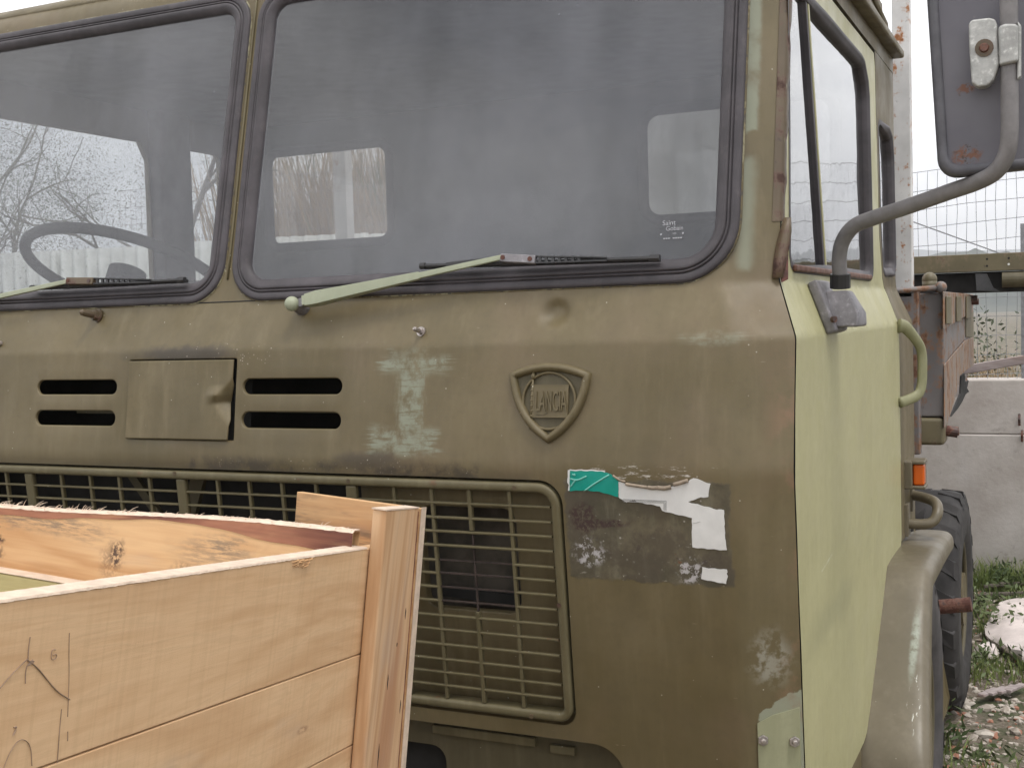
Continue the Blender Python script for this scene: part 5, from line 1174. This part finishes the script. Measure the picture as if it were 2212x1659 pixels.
p = onY((2008, 604), 1.86); MB().put(*tube([p - [0, 0, .03], p - [0, 0, .005]], .022, 14)).put(*ball(p, .0225, 14, 10)).build('post_cap', M['beam'], bed, smooth=True)
for (xa, xb, y) in ((-.069, -.0185, 1.80), (-1.235, -1.18, 1.80), (-2.085, -2.03, 1.80)):
    MB().put(*boxv(xa, xb, y, y + .05, 1.78, 3.2)).build('headboard_post', M['post_white'], bed, bevel=.003)
pq = onY((1889, 30), 2.9); MB().put(*boxv(pq[0] - .02, pq[0] + .02, 2.88, 2.92, 1.7, 3.4)).build('headboard_post', M['post_white'], bed, bevel=.003)
hk = onY((1918, 160), 1.66); MB().put(*boxv(hk[0] - .06, hk[0] + .010, 1.50, 1.70, hk[2] - .02, hk[2] + .022)).build('roof_bracket', M['olive_dark'], truck, bevel=.008, seg=3)
MB().put(*boxv(2 * XC, -.14, 5.5, 5.56, 1.30, 1.78)).build('tailboard', M['bed_grey'], bed, bevel=.006)
MB().put(*boxv(2 * XC - .06, 2 * XC - .02, 1.86, 5.55, 1.30, 1.78)).build('side_board', M['bed_grey'], bed, bevel=.006)
MB().put(*boxv(-.17, -.14, 3.4, 5.55, 1.32, 1.70)).build('side_board', M['bed_grey'], bed, bevel=.006)

# olive steel channel lying across the bed
YB = 2.75
c0, c1, c2 = onY((1900, 558), YB), onY((2300, 541), YB), onY((1972, 593), YB)
hb = onY((1972, 556), YB)[2] - c2[2]; dx = (c1 - c0); dx /= np.linalg.norm(dx); up = np.array([0, 0, 1.0])
ch = empty('steel_channel', tuple(c0), 'olive steel channel with bolt holes lying across the cargo bed', 'steel beam')
c0 = c0 - dx * 1.3; LC = 2.1
def cb(y0, y1, z0, z1): return [c0 + dx * a + np.array([0, b, 0]) + up * c for a in (0, LC) for b in (y0, y1) for c in (z0, z1)], BOXF
MB().put(*cb(0, .006, -hb, 0)).put(*cb(.006, .07, -.006, 0)).put(*cb(.006, .07, -hb, -hb + .006)).build('channel_web', M['beam'], ch, bevel=.002)
MB().put(*cb(.03, .12, -hb - .078, -hb - .002)).build('channel_underside_shade', M['soot'], ch, bevel=.004)  # black block standing in for the shaded underside of the channel
for q, mt in (((2132, 575), 'soot'), ((2132, 560), 'soot'), ((2179, 558), 'soot'), ((2179, 571), 'white_paper')):
    p = onY(q, YB - .001); MB().put(*tube([p + [0, .002, 0], p], .0042, 10)).build('bolt_hole', M[mt], ch)
a = onY((2165, 604), YB + .02); b = onY((2330, 600), YB + .02); MB().put(*tube([a, b], .030, 20)).build('channel_drum', M['olive_dark'], ch)
V = [onY(p, YB - .004) for p in ((2108, 592), (2132, 592), (2146, 622), (2160, 630), (2110, 628))]; o = add('channel_gusset', V, [tuple(range(5))], M['dark'], ch); s_ = o.modifiers.new('s', 'SOLIDIFY'); s_.thickness = .02
# weathered plank sticking out over the bed side
YP = 3.3
a, b = onY((2071, 801), YP), onY((2300, 762), YP - .05); d = (b - a) / np.linalg.norm(b - a)
tag(MB().put(*bar(a, b + d * .2, .05, .036)).put(*bar(a + [.02, 0, -.004], a - d * .6, .05, .03)).build('weathered_plank', M['grey_wood'], bevel=.003), 'weathered grey plank sticking out sideways from the cargo bed', 'plank')

# ================================================================== CRATE
_A = np.array([1850 - 1106, 1030 - 829.5, _f]); _A /= np.linalg.norm(_A)
_U = np.array([.1, -.99, 0]); _U = _U - (_U @ _A) * _A; _U /= np.linalg.norm(_U); _Bv = np.cross(_U, _A)
O_ = CAM + ROT @ (np.array([(790 - 1106) / _f, (1186 - 829.5) / _f, 1]) * 1.55); Aw, Bw, Uw = ROT @ _A, ROT @ _Bv, ROT @ _U
crate = bpy.data.objects.new('wooden_crate', None); COL.objects.link(crate); tag(crate, 'big raw pine crate with pencil marks standing before the truck grille', 'crate')
HB = 1.40
CM = Matrix([[Aw[i], Bw[i], Uw[i], (O_ - Uw * HB)[i]] for i in range(3)] + [[0, 0, 0, 1]]); crate.matrix_world = CM
def cbox(a0, a1, b0, b1, h0, h1, sh=.06):
    return [(a - sh * h, b, h + HB) for a in (a0, a1) for b in (b0, b1) for h in (h0, h1)], BOXF
def cpart(name, args, mat, bevel=.0015, par=None, wob=0):
    V, F = cbox(*args)
    return add(name, V, F, mat, par or crate, bevel=bevel, keep=False)
LA, WB = 1.12, .80
hs = [0.0, -.1395, -.2600, -.40, -.53, -.67, -.80, -.94, -1.08, -1.22, -1.38]
for i in range(len(hs) - 1):
    g_ = .0012
    o = cpart('side_board', (-LA, .120, 0, .022, hs[i + 1] + g_, hs[i]), M['wood_a'])
    if i == 0:                                                   # sawn, splintered top edge
        V = []; F = []; n_ = 240
        for k in range(n_ + 1):
            a = -LA + (LA + .006) * k / n_; j0 = .0003 * rng.normal(); j1 = .0005 * rng.normal()
            V += [(a, -.0006 + j1 * .4, HB + .0004 - abs(j0)), (a, .0005, HB + .0022 + j0 * .3), (a, .0215, HB + .0026 + j0 * .3), (a, .0226, HB - .0005)]
        F = [(4 * k + i_, 4 * k + 4 + i_, 4 * k + 5 + i_, 4 * k + 1 + i_) for k in range(n_) for i_ in range(3)]; add('sawn_edge', V, F, M['wood_end'], o, keep=False)
    cpart('side_board', (-LA, .012, WB - .022, WB, hs[i + 1] + g_, hs[i]), M['wood_a'])
    cpart('end_board', (-LA - .024, -LA - .002, 0, WB, hs[i + 1] + g_, hs[i]), M['wood_b'])
# far end wall: a waney top board, curved red bark edge, fuzzy splinters
hB = [.012, -.128, -.27, -.41, -.55, -.69, -.83, -.97, -1.11, -1.25, -1.38]
def topB(b): return .021 - .031 * (b / .55) + .004 * math.sin(b * 9)
nB = 40; V = []; F = []
for k in range(nB + 1):
    b = .012 + (WB - .034) * k / nB; t_ = topB(b)
    V += [(-.018, b, HB - .125), (-.018, b, HB + t_ - .004), (-.016, b, HB + t_), (.004, b, HB + t_), (.006, b, HB - .125)]
F = [(5 * k + i, 5 * k + 5 + i, 5 * k + 6 + i, 5 * k + 1 + i) for k in range(nB) for i in range(4)]
tb = add('end_board', V, F, M['wood_top'], crate, keep=False); tb['label'] = 'top end board with a red bark edge'
V = []; F = []
for k in range(nB + 1):
    b = .012 + (WB - .034) * k / nB; t_ = topB(b); lowr = .0085 + .022 * max(0, 1 - b / .24) ** .8 + .0025 * math.sin(b * 15) + .0012 * math.sin(b * 57)
    V += [(-.0195, b, HB + t_ - .0008), (-.0192, b, HB + t_ - lowr)]
add('bark_edge', V, [(2 * k, 2 * k + 1, 2 * k + 3, 2 * k + 2) for k in range(nB)], M['wood_red'], tb, keep=False)
V = []; F = []
for k in range(nB * 3 + 1):
    b = .012 + (WB - .034) * k / (nB * 3); t_ = topB(b) + .0004 * rng.normal(); V += [(-.0198, b, HB + t_ - .001), (-.0150, b, HB + t_ + .0025), (.004, b, HB + t_ + .003)]
add('sawn_edge', V, [(3 * k + i, 3 * k + 3 + i, 3 * k + 4 + i, 3 * k + 1 + i) for k in range(nB * 3) for i in (0, 1)], M['wood_end'], tb, keep=False)
mbx = MB()
for k in range(330):
    b = .012 + (WB - .04) * rng.random() ** .8; l = rng.uniform(.004, .018) * (1.0 if b > .35 else .5); s0 = np.array([-.017 + .014 * rng.random(), b, HB + topB(b) + .001])
    e = s0 + np.array([rng.normal(0, .25), -abs(rng.normal(.8, .3)), abs(rng.normal(.35, .3))]) * l; mbx.put(*tube([s0, (s0 + e) / 2 + [0, 0, .1 * l], e], [.0005, .0004, .00015], 3, caps=False))
mbx.build('splinters', M['wood_end'], tb, keep=False)['kind'] = 'stuff'
for i in range(1, len(hB) - 1): cpart('end_board', (-.018, .006, .0225, WB - .0225, hB[i + 1] + .001, hB[i]), M['wood_b'])
# corner post outside, end plank behind it
def pbox(a0, a1, b0, b1, h0, h1, s0=.085, s1=.107):            # the nailed-on pieces lean a little more than the boards
    return [((a0 - s0 * h) if i == 0 else (a1 - s1 * h), b, h + HB) for i in (0, 1) for b in (b0, b1) for h in (h0, h1)], BOXF
V, F = pbox(.008, .128, -.0215, -.0012, -1.40, .053); post = add('corner_post', V, F, M['wood_u'], crate, bevel=.003, keep=False)
V, F = pbox(.006, .1285, -.0220, -.0008, .0525, .0545); add('sawn_edge', V, F, M['wood_end'], post, keep=False)
V, F = pbox(.1345, .152, -.0225, .170, -1.40, .0525, .107, .107); pk = add('end_plank', V, F, M['wood_b'], crate, bevel=.0015, keep=False); pk['label'] = 'upright plank behind the corner post'
V, F = pbox(.134, .1525, -.0236, -.0227, -1.40, .054, .107, .107); add('sawn_edge', V, F, M['wood_end'], pk, keep=False)
V, F = pbox(.1290, .1340, -.0195, .02, -1.40, .048, .107, .107); add('gap_shade_strip', V, F, M['wood_red'], crate, keep=False)  # dark red strip standing in for the shaded gap between post and plank
V, F = pbox(.012, .1285, .0235, .110, -1.40, -.03); add('inner_batten', V, F, M['wood_u'], crate, keep=False)
for (a0, b0) in ((-LA - .02, -.044), (-LA - .02, WB + .002), (-.038, WB + .002)): cpart('corner_post', (a0, a0 + .11, b0, b0 + .042, -1.40, .056), M['wood_u'], .004)
for (h, l, a_) in ((-.085, .016, .108), (-.17, .022, .062), (-.215, .02, .118), (-.262, .035, .05), (-.13, .006, .085)):
    A_ = lambda t, da: (a_ + da - .095 * (h - l * t), -.0216, h - l * t + HB)
    add('crack', *tube([A_(0, 0), A_(.3, .0006), A_(.7, .0002), A_(1, .0012)], [.0002, .0014, .0011, .0002], 6, flat=.5), M['soot'], post, keep=False)
# mouldy batten and white foam inside
cpart('inner_ledge', (-.062, -.0185, .03, WB - .03, -.150, -.098), M['wood_mould'], .003)
V, F = cbox(-.0625, -.018, .03, WB - .03, -.0975, -.0965); add('sawn_edge', V, F, M['wood_end'], crate, keep=False)
cpart('crate_floor', (-LA, -.02, .023, WB - .023, -.42, -.40), M['wood_a'])
fm = bpy.data.objects.new('foam_block', bpy.data.meshes.new('foam_block')); V, F = cbox(-LA + .04, -.075, .035, WB - .04, -.398, -.150)
fm.data.from_pydata(V, [], F); fm.data.materials.append(M['foam']); COL.objects.link(fm); fm.matrix_world = CM
b_ = fm.modifiers.new('b', 'BEVEL'); b_.width = .01; b_.segments = 3; tag(fm, 'white foam block lying inside the pine crate', 'foam block')
# splinter torn out of the top edge
mbs = MB()
for k in range(16):
    a_ = -.212 + .04 * rng.random(); h_ = HB - .001 - .010 * rng.random(); mbs.put(*tube([(a_, -.0004, h_), (a_ + .008, -.0022, h_ + .002), (a_ + .014, -.0004, h_ + .003)], [.0004, .0012, .0002], 4))
mbs.build('torn_splinter', M['wood_b'], crate, keep=False)['kind'] = 'stuff'
# pencil marks
def pencil(pts_, r=.0006, n=4):
    P_ = spline([(a - .06 * h, -.0006, h + HB) for a, h in pts_], n); mbp.put(*tube(P_, r * .6, 5, flat=1))
mbp = MB()
pencil([(-.6535, -.030), (-.6540, -.040), (-.6535, -.048)], .0007); pencil([(-.6545, -.047), (-.668, -.0545), (-.679, -.062), (-.69, -.071)]); pencil([(-.655, -.047), (-.640, -.057), (-.615, -.078), (-.596, -.089)], .0009)
pencil([(-.6535, -.049), (-.646, -.050), (-.654, -.0525), (-.648, -.0485)], .0008); pencil([(-.654, -.052), (-.655, -.058), (-.654, -.066)], .0007)
pencil([(-.605, -.033), (-.603, -.05), (-.600, -.07), (-.597, -.103)], .0005); pencil([(-.606, -.095), (-.606, -.115), (-.605, -.139)], .0006); pencil([(-.595, -.1155), (-.594, -.1235)], .0007, 2)
pencil([(-.672, -.132), (-.667, -.121), (-.660, -.1125), (-.653, -.110), (-.645, -.1135), (-.640, -.121), (-.637, -.134)], .0006)
pencil([(-.663, -.0985), (-.660, -.0985), (-.661, -.102), (-.663, -.1045), (-.661, -.101)], .0009)
pencil([(-.6205, -.0445), (-.6245, -.0440), (-.6255, -.0475), (-.6245, -.0515), (-.6205, -.0520), (-.6185, -.0495), (-.6205, -.0480), (-.6235, -.0485)], .0006)
mbp.build('pencil_mark', M['pencil'], crate, keep=False)['kind'] = 'stuff'
# packing timbers under the tilted crate
for i, (a, b) in enumerate(((-LA + .05, .08), (-LA + .05, WB - .08), (-.08, WB - .08))):
    p = O_ - Uw * HB + Aw * a + Bw * b; tag(MB().put(*boxv(p[0] - .09, p[0] + .09, p[1] - .05, p[1] + .05, 0, max(.03, p[2] - .012))).build('timber_block', M['grey_wood'], bevel=.004), ['rough timber block under the near corner of the crate', 'rough timber block under the outer rear corner of the crate', 'rough timber block under the grille end of the crate'][i], 'timber block')

# ================================================================== haze
hz = G('haze_air'); hz.nt.nodes.remove(hz.out.inputs[0].links[0].from_node) if hz.out.inputs[0].links else None
pv = hz.nt.nodes.new('ShaderNodeVolumePrincipled'); pv.inputs['Color'].default_value = (.92, .94, .98, 1); pv.inputs['Density'].default_value = .00095; pv.inputs['Anisotropy'].default_value = .1
hz.lk(pv.outputs[0], hz.out.inputs['Volume'])
V, F = boxv(-1550, 1550, -350, 1700, -3, 110); tag(add('haze', V, F, hz.mat), kind='stuff')
